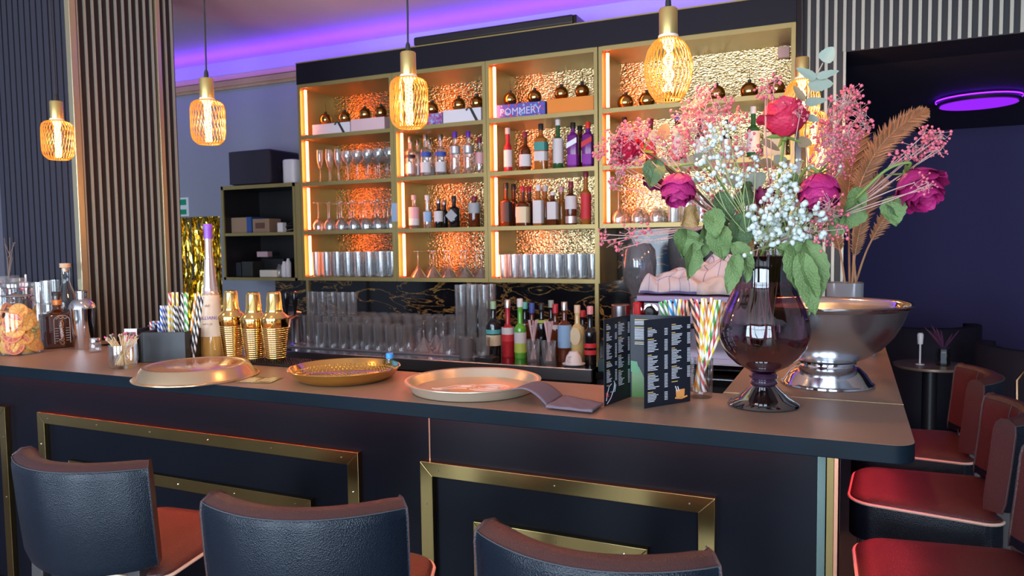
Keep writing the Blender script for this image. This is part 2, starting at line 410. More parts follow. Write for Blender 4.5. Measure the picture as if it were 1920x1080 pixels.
# ---------------------------------------------------------------- shelves on the back wall
CY0, CY1 = 4.0, 4.365
SH = [1.584, 1.907, 2.218]
BAYS = [(-3.385, -2.636), (-2.634, -1.981), (-1.979, -1.289), (-1.283, -.262)]
M_tube = emis('led_tube_light', (1.0, .17, .05), 19.0)
T = .022
bay_names = ['leftmost tall gold shelf bay full of stemmed glasses', 'second gold shelf bay holding the clear vodka bottles', 'third gold shelf bay holding the brown spirit bottles', 'widest gold shelf bay behind the flowers, open below']
for bi, (x0, x1) in enumerate(BAYS):
    zb = 1.262 if bi < 3 else 1.572
    t = thing('shelf_unit', bay_names[bi], 'shelf unit', ((x0+x1)/2, CY0, zb), group='gold shelf bays')
    for xx in (x0, x1-T): part(MB().box(xx, xx+T, CY0, CY1, zb, 2.57), 'side_panel', M_gold_shelf, t, smooth=False, bevel=.001)
    part(MB().box(x0+T, x1-T, CY0, CY1, 2.545, 2.57), 'top_board', M_gold_shelf, t, smooth=False)
    part(MB().box(x0+T, x1-T, CY0, CY1, zb, zb+.024), 'bottom_board', M_gold_shelf, t, smooth=False)
    for z in SH:
        if z > zb+.05: part(MB().box(x0+T, x1-T, CY0+.002, CY1, z-.012, z+.012), 'shelf', M_gold_shelf, t, smooth=False)
    part(MB().box(x0+T, x1-T, CY1-.006, CY1, zb+.024, 2.545), 'back_panel', M_hammer, t, smooth=False)
    rows = [(zb+.024, SH[0]-.012)] if bi < 3 else []
    rows += [(SH[0]+.012, SH[1]-.012), (SH[1]+.012, SH[2]-.012), (SH[2]+.012, 2.545)]
    rn = ['bottom', 'third', 'second', 'top'] if bi < 3 else ['third', 'second', 'top']
    bn = ['leftmost', 'second', 'third', 'rightmost'][bi]
    for (za, zc), nm in zip(rows, rn):
        lt = thing('led_tube', 'glowing orange LED tube in the %s shelf bay, %s row' % (bn, nm), 'light', (x0+T+.022, CY0+.03, za), group='LED tubes in the shelf bays')
        MB().tube([(0, 0, .008), (0, 0, zc-za-.008)], .0085, 10).build('tube', M_tube, lt)
        MB().tube([(0, 0, 0), (0, 0, .010)], .011, 10).tube([(0, 0, zc-za-.010), (0, 0, zc-za)], .011, 10).build('end_caps', mat('red_cap', (.7, .1, .08), .4) if bi == 0 and nm == 'top' else bpy.data.materials.get('red_cap') or mat('red_cap', (.7, .1, .08), .4), lt)
# dark header board above the shelves, and a long box mounted on it
tag(MB().box(-3.385, -.26, 3.995, 4.36, 2.57, 2.705).build('header_board', mat('anthracite', (.008, .008, .015), .55, spec=.25), smooth=False), 'long dark header board above the gold shelves', 'board')
tag(MB().box(-3.385, -.26, 3.99, 4.36, 2.705, 2.712).build('header_lip', M_gold_shelf, smooth=False), 'thin gold strip along the top of the dark header board', 'strip')
t = thing('projector_screen_case', 'long black box casing standing on the header board above the shelves', 'box', (-1.95, 3.95, 2.712))
part(MB().box(-2.463, -1.425, 3.985, 4.15, 2.7125, 2.765), 'case', M_black, t, smooth=False, bevel=.012)
part(MB().box(-1.425, -1.405, 3.99, 4.145, 2.7125, 2.760), 'end_cap', M_blackgl, t, smooth=False, bevel=.004)
# shelf posts and filler
tag(MB().box(-3.43, -3.387, 4.0, CY1, 1.262, 1.92).build('filler_panel', M_gold_shelf, smooth=False), 'narrow gold filler panel between small black shelf unit and tall bays', 'panel')
tag(MB().box(-3.36, -3.338, 4.0, 4.02, .9, 1.262).build('shelf_post', M_gold_shelf, smooth=False), 'thin gold post below the left corner of the tall shelves', 'post')
tag(MB().box(-1.312, -1.29, 4.0, 4.02, .9, 1.262).build('shelf_post', M_gold_shelf, smooth=False), 'thin gold post right of the spirit bottles, below the shelves', 'post')
tag(MB().box(-1.289, -1.283, CY0+.001, CY1, 1.262, 1.572).build('end_panel', M_gold_shelf, smooth=False), 'gold end panel closing the third shelf bay on the right', 'panel')
tag(MB().box(-.020, .020, -.003, 0, -.058, .058).build('blue_sticker', mat('pale_blue_card', (.28, .40, .55), .5), loc=(-2.635, 3.9975, 1.70), smooth=False), 'small pale blue upright card stuck on the divider between the first two shelf bays', 'card')
tag(MB().box(-.03, .03, -.035, 0, -.03, .03).build('wall_sensor', mat('blush_plastic', (.55, .36, .34), .5), loc=(-.345, 4.357, 2.505), smooth=False, bevel=.003), 'small pinkish square sensor high at the right of the widest bay', 'sensor')
# marble splashback
struct(MB().box(-3.95, -.262, 4.355, 4.38, .85, 1.262).box(-1.28, -.262, 4.355, 4.38, 1.262, 1.57).build('trim_4', M_marble, smooth=False))

# small black shelf unit on the left
sx0, sx1 = -4.10, -3.433
t = thing('shelf_unit', 'small black wall shelf with gold edges under the subwoofer', 'shelf unit', ((sx0+sx1)/2, 4.0, 1.258))
part(MB().box(sx0, sx0+.02, 4.01, CY1, 1.258, 1.925).box(sx1-.02, sx1, 4.01, CY1, 1.258, 1.925).box(sx0, sx1, 4.01, CY1, 1.258, 1.278).box(sx0, sx1, 4.01, CY1, 1.903, 1.925).box(sx0, sx1, CY1-.01, CY1, 1.258, 1.925), 'carcass', M_black, t, smooth=False)
part(MB().box(sx0, sx0+.02, 4.0, 4.01, 1.258, 1.925).box(sx1-.02, sx1, 4.0, 4.01, 1.258, 1.925).box(sx0, sx1, 4.0, 4.01, 1.258, 1.278).box(sx0, sx1, 4.0, 4.01, 1.900, 1.925), 'gold_edge', M_gold_shelf, t, smooth=False)
part(MB().box(sx0+.02, sx1-.02, 4.004, CY1-.01, 1.572, 1.592), 'shelf', M_gold_shelf, t, smooth=False)

# gold tinsel curtain in the passage
mb = MB(); random.seed(3)
for i in range(150):
    x = -5.5+1.05*random.random(); y = 4.46+random.random()*.05; tw = random.uniform(0, 6); fr = random.uniform(10, 26)
    def fn(u, v, x=x, y=y, tw=tw, fr=fr):
        a = tw+fr*v+math.sin(v*30+tw)*.9; return (x+(u-.5)*.017*math.cos(a)+.006*math.sin(v*13+tw), y+(u-.5)*.017*math.sin(a), .25+1.55*(1-v))
    mb.grid(fn, 1, 46)
tag(mb.build('tinsel_curtain', mat('gold_foil', (1.0, .74, .12), .16, 1), smooth=False), 'shimmering gold foil curtain hanging in the passage by the column', 'curtain', kind='stuff')
# emergency sign
t = thing('exit_sign', 'green and white sign on grey wall, half hidden by the fluted column', 'sign', (-4.90, 4.375, 1.82))
MB().box(-.12, .07, -.004, .004, -.075, .075).build('sign_plate', mat('sign_white', (.75, .8, .78), .5), t, smooth=False)
MB().box(-.11, .045, -.006, -.004, .015, .06).box(-.11, .045, -.006, -.004, -.06, -.02).build('green_fields', mat('sign_green', (.0, .30, .14), .5), t, smooth=False)

# things on the small shelf
t = thing('subwoofer', 'black cube subwoofer with a round port on top of the small shelf', 'speaker', (-3.83, 4.16, 1.925), rotz=0)
MB().box(-.20, .17, -.14, .17, 0.006, .245).build('cabinet', mat('speaker_black', (.02, .018, .03), .5), t, smooth=True, bevel=.016, ang=30)
MB().lathe([(.0, .006), (.045, .006), (.062, .0), (.066, -.006), (.074, -.006)], 28, M=rotM((.172, .02, .125), 0, PI/2)).build('port_ring', M_blackgl, t)
MB().box(-.2, .17, -.143, -.139, .01, .24).build('grille', mat('speaker_cloth', (.03, .026, .045), .8), t, smooth=False, bevel=.002)
t = thing('smart_speaker', 'white rounded speaker next to the black subwoofer', 'speaker', (-3.545, 4.12, 1.925))
MB().lathe([(.0, 0), (.05, .0), (.056, .008), (.056, .16), (.05, .168), (.0, .168)], 28, sq=4).build('body', M_white, t)
mb = MB()
for k in range(3): mb.tube([(-3.49, 4.2+.01*k, 1.96+.008*k), (-3.46, 4.19, 1.955+.012*k), (-3.44, 4.16, 1.965+.012*k), (-3.425, 4.2, 1.98+.02*k), (-3.40, 4.3, 2.0)], .005, 6)
tag(mb.build('cable_bundle', M_white), 'white cables running from the white speaker to the shelf bay', 'cable')
def box_thing(name, label, cat, px0, px1, pyb, pyt, Y, depth, m, group=None, extra=None, z=None):
    a = atY(px0, pyb, Y); b2 = atY(px1, pyb, Y); z0 = a.z if z is None else z; h = atY(px0, pyt, Y).z-atY(px0, pyb, Y).z
    o = MB().box(-(b2.x-a.x)/2, (b2.x-a.x)/2, 0, depth, 0, h).build(name, m, loc=((a.x+b2.x)/2, Y, z0), smooth=False, bevel=.002)
    return tag(o, label, cat, group)
M_card = mat('cardboard', (.34, .22, .14), .8); M_cardblue = mat('blue_card', (.03, .09, .30), .6)
t = box_thing('cardboard_box', 'brown cardboard box with blue ends on the small shelf', 'box', 428, 472, 430, 401, 4.07, .15, M_card, z=1.593)
wd = max(v.co.x for v in t.data.vertices)
MB().box(-wd-.001, -wd+.03, -.001, .151, .0, .113).build('blue_end', M_cardblue, t, smooth=False)
MB().box(wd-.045, wd+.001, -.001, .151, 0, .113).build('blue_end', M_cardblue, t, smooth=False)
t = box_thing('cardboard_box', 'plain brown cardboard box right of the blue-ended one', 'box', 474, 505, 430, 404, 4.07, .12, M_card, z=1.593)
MB().box(-.05, .035, -.002, 0, .03, .07).build('printed_panel', mat('brown_print', (.14, .07, .05), .8), t, smooth=False)
mb = MB(); random.seed(5)
for k in range(5):
    pts = [(-3.60+.06*math.cos(a*.8+k)+.01*k, 4.12+.04*math.sin(a*.9+k*2), 1.60+.015*k+.012*math.sin(a+k)) for a in range(9)]
    mb.tube(pts, .006, 6)
tag(mb.build('power_cable', M_black), 'coiled black cable lying on the small shelf', 'cable')
t = box_thing('adapter_plug', 'small white plug lying among the coiled cables', 'plug', 520, 530, 430, 412, 4.05, .04, M_white, z=1.593)
for i, (a, b2, lab) in enumerate(((430, 452, 'dark grey ring binder leaning at left of lower shelf'), (454, 474, 'black storage box beside the grey binder on lower shelf'))):
    box_thing('storage_box', lab, 'box', a, b2, 520, 494-2*i, 4.1, .2, mat('dark_grey_%d' % i, (.02+.01*i, .022+.01*i, .03), .6), z=1.279)
box_thing('plastic_tray', 'flat cream plastic tray on the lower small shelf', 'tray', 487, 519, 518, 505, 4.06, .14, M_ivory, z=1.279)
box_thing('organiser_box', 'low black organiser behind the cream tray', 'box', 492, 532, 520, 488, 4.22, .1, M_black, z=1.279)
box_thing('tape_roll_box', 'tiny red and white packet on the black organiser', 'box', 482, 502, 491, 481, 4.22, .05, mat('red_white', (.7, .45, .5), .5), z=1.418)
for i, px in enumerate((524, 533, 541)):
    X = Xof(px, 4.09, 1.33)
    o = MB().lathe([(.018, 0), (.020, .01), (.020, .06+.02*i), (.012, .075+.02*i), (.010, .09+.02*i), (0, .09+.02*i)], 14).build('small_bottle', M_white if i else M_glass, loc=(X, 4.09, 1.279))
    tag(o, ['clear little bottle right of the cream tray', 'short white pump bottle on the lower small shelf', 'taller white bottle against the right side of the small shelf'][i], 'bottle', 'little bottles on the small shelf')

# ---------------------------------------------------------------- steel back counter
t = thing('steel_counter', 'long stainless steel back counter under the shelves', 'counter', (-2.3, 3.3, .9))
part(MB().box(-3.9, -1.10, 3.30, 4.35, .896, .90), 'worktop', mat('steel_top', (.33, .33, .36), .12, 1), t, smooth=False)
part(MB().box(-3.9, -1.10, 3.295, 3.315, .838, .8995), 'front_fascia', M_steel, t, smooth=False, bevel=.003)
part(MB().box(-3.9, -1.12, 3.33, 4.35, .0, .838), 'under_cabinet', M_black, t, smooth=False)
t = thing('coffee_counter', 'black low counter carrying the espresso machine and grinders', 'counter', (-.7, 3.5, 0))
part(MB().box(-1.095, -.305, 3.36, 4.35, .0, .85), 'base_cabinet', M_black, t, smooth=False)
part(MB().box(-1.095, -.305, 3.34, 4.35, .85, .88), 'worktop', M_blackgl, t, smooth=False)
# ---- glassware
def P_high(r=.031, h=.14, f=.9): return [(0, .006), (r*f*.85, .006), (r*f, .0), (r*f+.0005, .012), (r, h), (r-.0022, h), (r*f-.002, .014), (0, .012)]
def P_stem(r=.038, h=.2, bh=.09, sr=.0035, fr=.034):
    return [(0, 0), (fr, 0), (fr, .002), (.008, .006), (sr, .015), (sr, h-bh), (.012, h-bh+.004), (r*.8, h-bh+.025), (r, h-bh+.05), (r*.86, h), (r*.84, h), (r*.97, h-bh+.05), (r*.76, h-bh+.028), (0, h-bh+.006)]
def P_mart(r=.052, h=.17): return [(0, 0), (.034, 0), (.034, .002), (.006, .006), (.0035, .015), (.0035, h*.55), (.006, h*.57), (r, h), (r-.002, h), (.004, h*.6), (0, h*.6)]
def P_flute(h=.22): return [(0, 0), (.03, 0), (.03, .002), (.006, .005), (.003, .014), (.003, h*.42), (.012, h*.48), (.024, h*.7), (.022, h), (.020, h), (.022, h*.7), (.01, h*.5), (0, h*.46)]
def inv(P):
    h = max(z for r, z in P); return [(r, h-z) for r, z in P][::-1]
GL = {}
def glass_src(kind, P, seg=14):
    mb = MB().shell(P, seg); me = mb.build('tmp_'+kind, M_glass).data
    bpy.data.objects.remove(bpy.data.objects['tmp_'+kind]); GL[kind] = me
glass_src('high', P_high()); glass_src('tall', P_high(.032, .165)); glass_src('rocks', P_high(.039, .095, .92)); glass_src('wine', P_stem()); glass_src('winei', inv(P_stem(.040, .19, .085)))
glass_src('mart', P_mart()); glass_src('marti', inv(P_mart(.056, .165))); glass_src('flute', P_flute()); glass_src('stack', P_high(.034, .11, .8)); glass_src('shot', P_high(.022, .06)); glass_src('highi', inv(P_high(.033, .15, .85)))
def put_glass(kind, x, y, z, label, group, cat='glass', name=None):
    nm = name or {'high': 'highball_glass', 'tall': 'longdrink_glass', 'rocks': 'tumbler', 'wine': 'wine_glass', 'winei': 'wine_glass', 'mart': 'martini_glass', 'marti': 'martini_glass', 'flute': 'champagne_flute', 'stack': 'water_glass', 'shot': 'shot_glass', 'highi': 'longdrink_glass'}[kind]
    o = bpy.data.objects.new(nm, GL[kind]); C.objects.link(o); o.location = (x, y, z); o.rotation_euler = (0, 0, random.uniform(0, 6))
    return tag(o, label, cat, group)
ORD = ['leftmost', 'second from left', 'third from left', 'fourth from left', 'fifth from left', 'sixth from left', 'seventh from left', 'eighth from left', 'ninth from left', 'tenth from left', 'eleventh from left', 'twelfth from left', 'thirteenth from left', 'fourteenth from left']
def glass_row(kind, x0, x1, n, ys, z, label, group):
    rows_ = [''] if len(ys) == 1 else (['front row', 'back row'] if len(ys) == 2 else ['front row', 'middle row', 'back row'])
    for y, rw in zip(ys, rows_):
        for i in range(n):
            pos = 'rightmost' if i == n-1 else ORD[i]
            lab = label+', '+pos+(', '+rw if rw else '')
            put_glass(kind, x0+(x1-x0)*(i/(max(1, n-1)))+random.uniform(-.003, .003), y+random.uniform(-.003, .003), z, lab, group)
random.seed(11)
b1, b2_, b3, b4 = BAYS
z1, z2, z3, z4 = 1.287, SH[0]+.0125, SH[1]+.0125, SH[2]+.0125
glass_row('flute', b1[0]+.10, b1[0]+.25, 3, (4.09, 4.2), z3, 'stemmed flute in leftmost bay beside upright wine glasses', 'flutes in the leftmost bay')
glass_row('wine', b1[0]+.34, b1[1]-.07, 5, (4.07, 4.17, 4.27), z3, 'upright wine glass in the leftmost bay', 'upright wine glasses in the leftmost bay')
glass_row('winei', b1[0]+.085, b1[1]-.075, 7, (4.075, 4.18, 4.28), z2, 'upside-down wine glass in the leftmost bay', 'inverted wine glasses in the leftmost bay')
glass_row('tall', b1[0]+.07, b1[1]-.065, 8, (4.06, 4.14), z1, 'straight longdrink glass at bottom of leftmost bay', 'longdrink glasses in the leftmost bay')
glass_row('rocks', b1[0]+.10, b1[1]-.10, 6, (4.25,), z1, 'low tumbler behind longdrink glasses of leftmost bay', 'tumblers in the leftmost bay')
glass_row('marti', b2_[0]+.10, b2_[1]-.09, 5, (4.10, 4.25), z1, 'upside-down cocktail glass at bottom of second bay', 'inverted cocktail glasses in the second bay')
glass_row('high', b3[0]+.07, b3[1]-.06, 9, (4.06, 4.135, 4.21), z1, 'highball glass at bottom of the third bay', 'highball glasses in the third bay')
glass_row('rocks', b3[0]+.36, b3[1]-.08, 4, (4.295,), z1, 'low tumbler behind highballs of the third bay', 'tumblers in the third bay')
glass_row('winei', b4[0]+.09, b4[0]+.30, 3, (4.08, 4.20), z2, 'upside-down stemmed glass in the widest bay', 'inverted stemmed glasses in the widest bay')
glass_row('high', b4[0]+.40, b4[0]+.78, 6, (4.06, 4.14), z2, 'highball glass in the widest bay behind flowers', 'highball glasses in the widest bay')

# glasses on the steel counter
tag(MB().box(-3.22, -1.72, 3.42, 4.2, .900, .908).build('drip_mat', mat('clear_mat', (.25, .26, .30), .25, .4), smooth=False, bevel=.002), 'ribbed grey draining mat under the rows of clear glasses', 'mat')
gz = .909
glass_row('tall', -3.02, -2.50, 8, (3.60, 3.68), gz, 'tall glass in the left block on draining mat', 'tall glasses on the steel counter')
glass_row('high', -2.80, -2.25, 8, (3.46, 3.53), gz, 'highball glass at the front of draining mat', 'highball glasses on the draining mat')
glass_row('tall', -3.05, -2.02, 14, (3.78, 3.87), gz, 'tall glass at the rear of draining mat', 'rear tall glasses on the draining mat')
for x in range(5): put_glass('high', -3.0+.075*x, 3.62, gz+.166, 'glass standing on top of the tall glasses, '+(ORD+['rightmost'])[x if x < 4 else 14], 'upper stacked glasses at the left')
glass_row('marti', -2.15, -2.03, 2, (3.53, 3.66), gz, 'upside-down cocktail glass on the draining mat', 'inverted cocktail glasses on the mat')
for x in range(3):
    for y in (3.55, 3.64):
        for k in range(3): put_glass('high', -1.93+.07*x, y, gz+.112*k, ['bottom', 'middle', 'top'][k]+' glass of the '+['left', 'centre', 'right'][x]+(' front' if y < 3.6 else ' rear')+' stack left of the spirit bottles', 'stacked glasses left of the bottles')
glass_row('rocks', -1.95, -1.75, 3, (3.455,), gz, 'low tumbler in front of the glass stacks', 'tumblers in front of the stacks')

# ---------------------------------------------------------------- bottles
_mc = {}
def cm(name, col, rough=.4, metal=0):
    if name not in _mc: _mc[name] = mat(name, col, rough, metal)
    return _mc[name]
LIQ = {
 'clear': M_glass, 'brown': mat('brown_liquor_glass', (.10, .022, .006), .08, coat=.5), 'amber': mat('amber_liquor_glass', (.36, .12, .02), .08, coat=.5),
 'green': mat('green_bottle_glass', (.02, .10, .03), .08, coat=.5), 'bright': mat('bright_green_glass', (.10, .42, .04), .08, coat=.5), 'black': mat('black_bottle_glass', (.008, .008, .010), .08, coat=.5),
 'purple': mat('purple_bottle', (.16, .02, .22), .2), 'red': mat('red_bottle', (.45, .02, .03), .2), 'pale': mat('pale_liquor_glass', (.62, .48, .20), .08, coat=.5), 'blue': mat('blue_glass_body', (.10, .35, .55), .1, coat=.5)}
LM = lambda n_, c: cm('label_'+n_, c, .6)
L = {'white': LM('white', (.62, .62, .64)), 'cream': LM('cream', (.68, .58, .38)), 'blue': LM('blue', (.03, .08, .40)), 'black': LM('black', (.02, .02, .022)), 'grey': LM('grey', (.35, .38, .40)),
     'red': LM('red', (.60, .03, .04)), 'teal': LM('teal', (.05, .28, .25)), 'sky': LM('sky', (.25, .45, .70)), 'lime': LM('lime', (.45, .60, .10)), 'purple': LM('purple', (.25, .03, .38)), 'pink': LM('pink', (.75, .40, .42)), 'copper': LM('copper', (.5, .2, .08)), 'silver': cm('label_silver', (.5, .5, .52), .35, .6), 'gold': cm('label_gold', (.7, .5, .15), .3, .8)}
def bottle(label, x, y, z, h, r, liq, cap, lab=None, lz=(.18, .50), neck=.30, nr=.013, sq=0, group=None, cap_h=.14, lab2=None, lz2=None, sh=.10, name='bottle', shape=None):
    """h: height, r: body radius; the neck takes the top part of the height"""
    t = thing(name, label, 'bottle', (x, y, z), group=group)
    bz = h*(1-neck); sz = bz - h*sh
    prof = [(0, 0), (r*.93, 0), (r, .004), (r, sz)]
    for i in range(1, 7):
        a = i/6; prof.append((r + (nr-r)*(.5-.5*math.cos(a*PI)), sz + (bz-sz)*a))
    prof += [(nr, h*(1-cap_h)+.004)]
    seg = 20
    s = sq
    if s:
        mb = MB().lathe(prof[:4], seg, sq=s); pr2 = prof[3:]
        vs = []
        mb = MB()
        for j in range(len(prof)-1): pass
        full = MB(); n0 = seg
        ver = []
        for (rr, zz) in prof:
            f_ = 0 if rr <= nr*1.05 else min(1, (rr-nr)/(r-nr))
            for k in range(seg):
                a = 2*PI*(k+.5)/seg; cc, ss = abs(math.cos(a)), abs(math.sin(a)); q = rr/((cc**s+ss**s)**(1/s)); q = rr+(q-rr)*f_
                ver.append((q*math.cos(a), q*math.sin(a), zz))
        fs = [(j*seg+k, j*seg+(k+1) % seg, (j+1)*seg+(k+1) % seg, (j+1)*seg+k) for j in range(len(prof)-1) for k in range(seg)]
        full.add(ver, fs); full.build('body', LIQ[liq], t)
    else: MB().lathe(prof, seg).build('body', LIQ[liq], t)
    MB().lathe([(0, h*(1-cap_h)), (nr+.0025, h*(1-cap_h)), (nr+.0025, h-.002), (nr+.001, h), (0, h)], 16).build('cap', cap, t)
    for lb, zz in ((lab, lz), (lab2, lz2)):
        if lb:
            q = r+.0008; MB().shell([(q, h*zz[0]), (q, h*zz[1])], seg, sq=sq).build('label_band', lb, t)
    return t
cW, cB, cP, cR, cG, cS = cm('cap_white', (.7, .7, .72)), cm('cap_black', (.02, .02, .02)), cm('cap_purple', (.14, .04, .40)), cm('cap_red', (.45, .02, .04)), cm('cap_gold', (.8, .55, .15), .3, 1), cm('cap_silver', (.6, .6, .62), .3, 1)
cBlue, cWood, cDkR, cTeal = cm('cap_blue', (.04, .10, .45)), cm('cap_wood', (.55, .38, .22)), cm('cap_wine', (.22, .02, .05)), cm('cap_teal', (.1, .5, .42))
def bx(px, Y, z): return Xof(px, Y, z)
def shelf_bottle(px, pytop, z, label, *a, Y=4.09, **k):
    x = bx(px, Y, z); 
    base = Vector((x, Y, z))
    h = atY(px, pytop, Y).z - z
    return bottle(label, x, Y, z, h, *a, **k)
# second bay, vodka row (row 3 from below) z3
shelf_bottle(770, 256, z3, 'clear vodka bottle with black lettering, leftmost in the second bay', .034, 'clear', cS, L['silver'], (.1, .34), lab2=L['black'], lz2=(.48, .55), neck=.28)
shelf_bottle(784, 262, z3, 'clear vodka bottle half hidden behind the leftmost one in the second bay', .034, 'clear', cS, L['silver'], (.1, .34), neck=.28, Y=4.2)
shelf_bottle(799, 252, z3, 'clear vodka bottle with dark blue print, between two similar ones in the second bay', .034, 'clear', cS, L['white'], (.1, .34), lab2=L['blue'], lz2=(.48, .58), neck=.28)
shelf_bottle(806, 260, z3, 'clear vodka bottle at the back of the second bay vodka row', .034, 'clear', cS, L['white'], (.1, .3), neck=.28, Y=4.22)
shelf_bottle(827, 252, z3, 'clear vodka bottle with blue print, third of the front row in the second bay', .034, 'clear', cS, L['white'], (.1, .34), lab2=L['blue'], lz2=(.48, .58), neck=.28)
shelf_bottle(854, 247, z3, 'clear bottle with purple cap, left one of the two in the second bay', .034, 'clear', cP, L['silver'], (.50, .66), neck=.26)
shelf_bottle(879, 246, z3, 'clear bottle with purple cap, right one of the two in the second bay', .034, 'clear', cP, L['silver'], (.50, .66), neck=.26)
shelf_bottle(900, 258, z3, 'pinkish clear bottle at the right end of the vodka row', .030, 'clear', cDkR, L['pink'], (.3, .6), neck=.28, Y=4.16)
# second bay, gin row z2
shelf_bottle(748, 386, z2, 'small amber bottle behind the LED tube in the second bay', .024, 'brown', cB, L['copper'], (.2, .6), Y=4.14)
shelf_bottle(777, 366, z2, 'bottle with pink cap and large pale label in the second bay gin row', .034, 'clear', cm('cap_pink', (.7, .4, .42)), L['pink'], (.30, .64), lab2=L['white'], lz2=(.1, .3))
shelf_bottle(802, 366, z2, 'pale blue tapering bottle in the second bay gin row', .026, 'clear', cW, L['sky'], (.2, .5), neck=.45, sh=.3)
shelf_bottle(823, 373, z2, 'black bottle with white label and silver cap, left of the diamond-label one', .029, 'black', cS, L['white'], (.22, .58), neck=.34)
shelf_bottle(834, 376, z2, 'black bottle standing behind the white-label black bottle', .024, 'black', cS, neck=.34, Y=4.2)
t = shelf_bottle(852, 368, z2, 'black bottle with a diamond-shaped pale label in the gin row', .036, 'black', cB, None, neck=.30)
MB().add([(-.042, -.038, .075), (0, -.039, .035), (.042, -.038, .075), (0, -.039, .115)], [(0, 1, 2, 3)]).build('label_diamond', L['grey'], t, smooth=False, solid=.001)
shelf_bottle(890, 368, z2, 'bottle with grey and red label at the right of the gin row', .036, 'brown', cDkR, L['grey'], (.45, .78), neck=.22, nr=.016)
# third bay, upper spirits z3
shelf_bottle(953, 240, z3, 'red bottle with white label at the left of the upper spirit row', .025, 'red', cm('cap_pale', (.7, .5, .5)), L['white'], (.12, .5), lab2=None, neck=.34)
shelf_bottle(985, 247, z3, 'squat brown bottle with white label and dark red cap', .036, 'brown', cDkR, L['white'], (.12, .42), neck=.30, sh=.2)
shelf_bottle(1015, 232, z3, 'wide amber bottle with teal and white label in the upper spirit row', .038, 'amber', cB, L['teal'], (.42, .60), lab2=L['white'], lz2=(.20, .40), neck=.24, sq=4)
shelf_bottle(1047, 222, z3, 'dark green whisky bottle with a large white label', .030, 'green', cW, L['white'], (.12, .60), neck=.34)
t = shelf_bottle(1075, 230, z3, 'purple square bottle with a slanted silver band', .030, 'purple', cB, L['purple'], (.08, .30), neck=.20, sq=5)
MB().add([(-.031, -.0315, .115), (.031, -.0315, .145), (.031, -.0315, .175), (-.031, -.0315, .145)], [(0, 1, 2, 3)]).build('label_band', L['silver'], t, smooth=False, solid=.001)
shelf_bottle(1088, 236, z3, 'dark square bottle behind the two purple ones', .026, 'brown', cB, neck=.20, sq=5, Y=4.2)
t = shelf_bottle(1103, 229, z3, 'purple square bottle with a slanted red band and red cap', .030, 'purple', cm('cap_scarlet', (.8, .05, .03)), L['purple'], (.08, .30), neck=.20, sq=5)
MB().add([(-.031, -.0315, .115), (.031, -.0315, .145), (.031, -.0315, .175), (-.031, -.0315, .145)], [(0, 1, 2, 3)]).build('label_band', L['red'], t, smooth=False, solid=.001)
# third bay, whisky row z2
shelf_bottle(950, 343, z2, 'square brown whisky bottle with black label at the left of the whisky row', .031, 'brown', cB, L['black'], (.10, .55), neck=.34, sq=5)
shelf_bottle(964, 345, z2, 'brown bottle with black cap behind the black-label whisky', .028, 'brown', cB, neck=.34, sq=5, Y=4.2)
shelf_bottle(981, 349, z2, 'squat brown bottle with large cream label and red caps beside it', .038, 'brown', cR, L['cream'], (.08, .48), neck=.36, sq=4)
shelf_bottle(993, 350, z2, 'brown bottle with red cap at the back of the whisky row', .028, 'brown', cR, neck=.34, Y=4.22)
shelf_bottle(1010, 347, z2, 'square whisky bottle with tall white label and white cap', .029, 'amber', cW, L['white'], (.06, .62), neck=.30, sq=5)
shelf_bottle(1023, 348, z2, 'whisky bottle with white cap standing behind the tall white label one', .027, 'amber', cW, neck=.3, Y=4.2)
shelf_bottle(1037, 360, z2, 'short clear-shouldered bottle with white and blue label in the whisky row', .030, 'brown', cW, L['white'], (.18, .70), neck=.22, sq=5, cap_h=.10)
shelf_bottle(1053, 350, z2, 'slim amber bottle with pink cap between two labelled ones', .022, 'amber', cm('cap_rose', (.7, .35, .38)), None, neck=.34, Y=4.18)
shelf_bottle(1071, 340, z2, 'tall brown bottle with large white label and silver foot band', .034, 'brown', cDkR, L['white'], (.36, .66), lab2=L['silver'], lz2=(.04, .20), neck=.26)
shelf_bottle(1099, 318, z2, 'tallest amber bottle with red and white label at the right of the whisky row', .030, 'amber', cDkR, L['red'], (.10, .56), neck=.34)
# fourth bay, behind the flowers
for i, (px, py, liq, cap, lb, h2, lab) in enumerate((
    (1171, 220, 'red', cB, L['black'], 0, 'slim bottle with black cap at the left of the widest bay'), (1220, 223, 'brown', cDkR, L['red'], 0, 'slim bottle with wine red cap in the widest bay'),
    (1270, 213, 'brown', cBlue, L['white'], 0, 'bottle with dark blue cap behind the pink blossoms'), (1313, 222, 'black', cB, L['white'], 0, 'black bottle half hidden by the white blossoms'), (1362, 226, 'black', cB, L['silver'], 0, 'black bottle left of the green white-label bottle'),
    (1412, 200, 'green', cW, L['white'], 0, 'green bottle with white label and white cap behind the flowers'))):
    shelf_bottle(px, py, z3, lab, .028 if i != 5 else .032, liq, cap, lb, (.12, .52), neck=.34)
t = thing('gift_bottle_box', 'cream upright box with black lettering behind the red rose', 'box', (Xof(1452, 4.1, z3), 4.1, z3))
MB().box(-.055, .055, 0, .09, 0, .24).build('carton', L['cream'], t, smooth=False, bevel=.002)
text_mesh('BOU', .05, Matrix.Translation((0, -.002, .13)) @ Euler((0, .5, 0)).to_matrix().to_4x4() @ FRONT, L['black'], t)

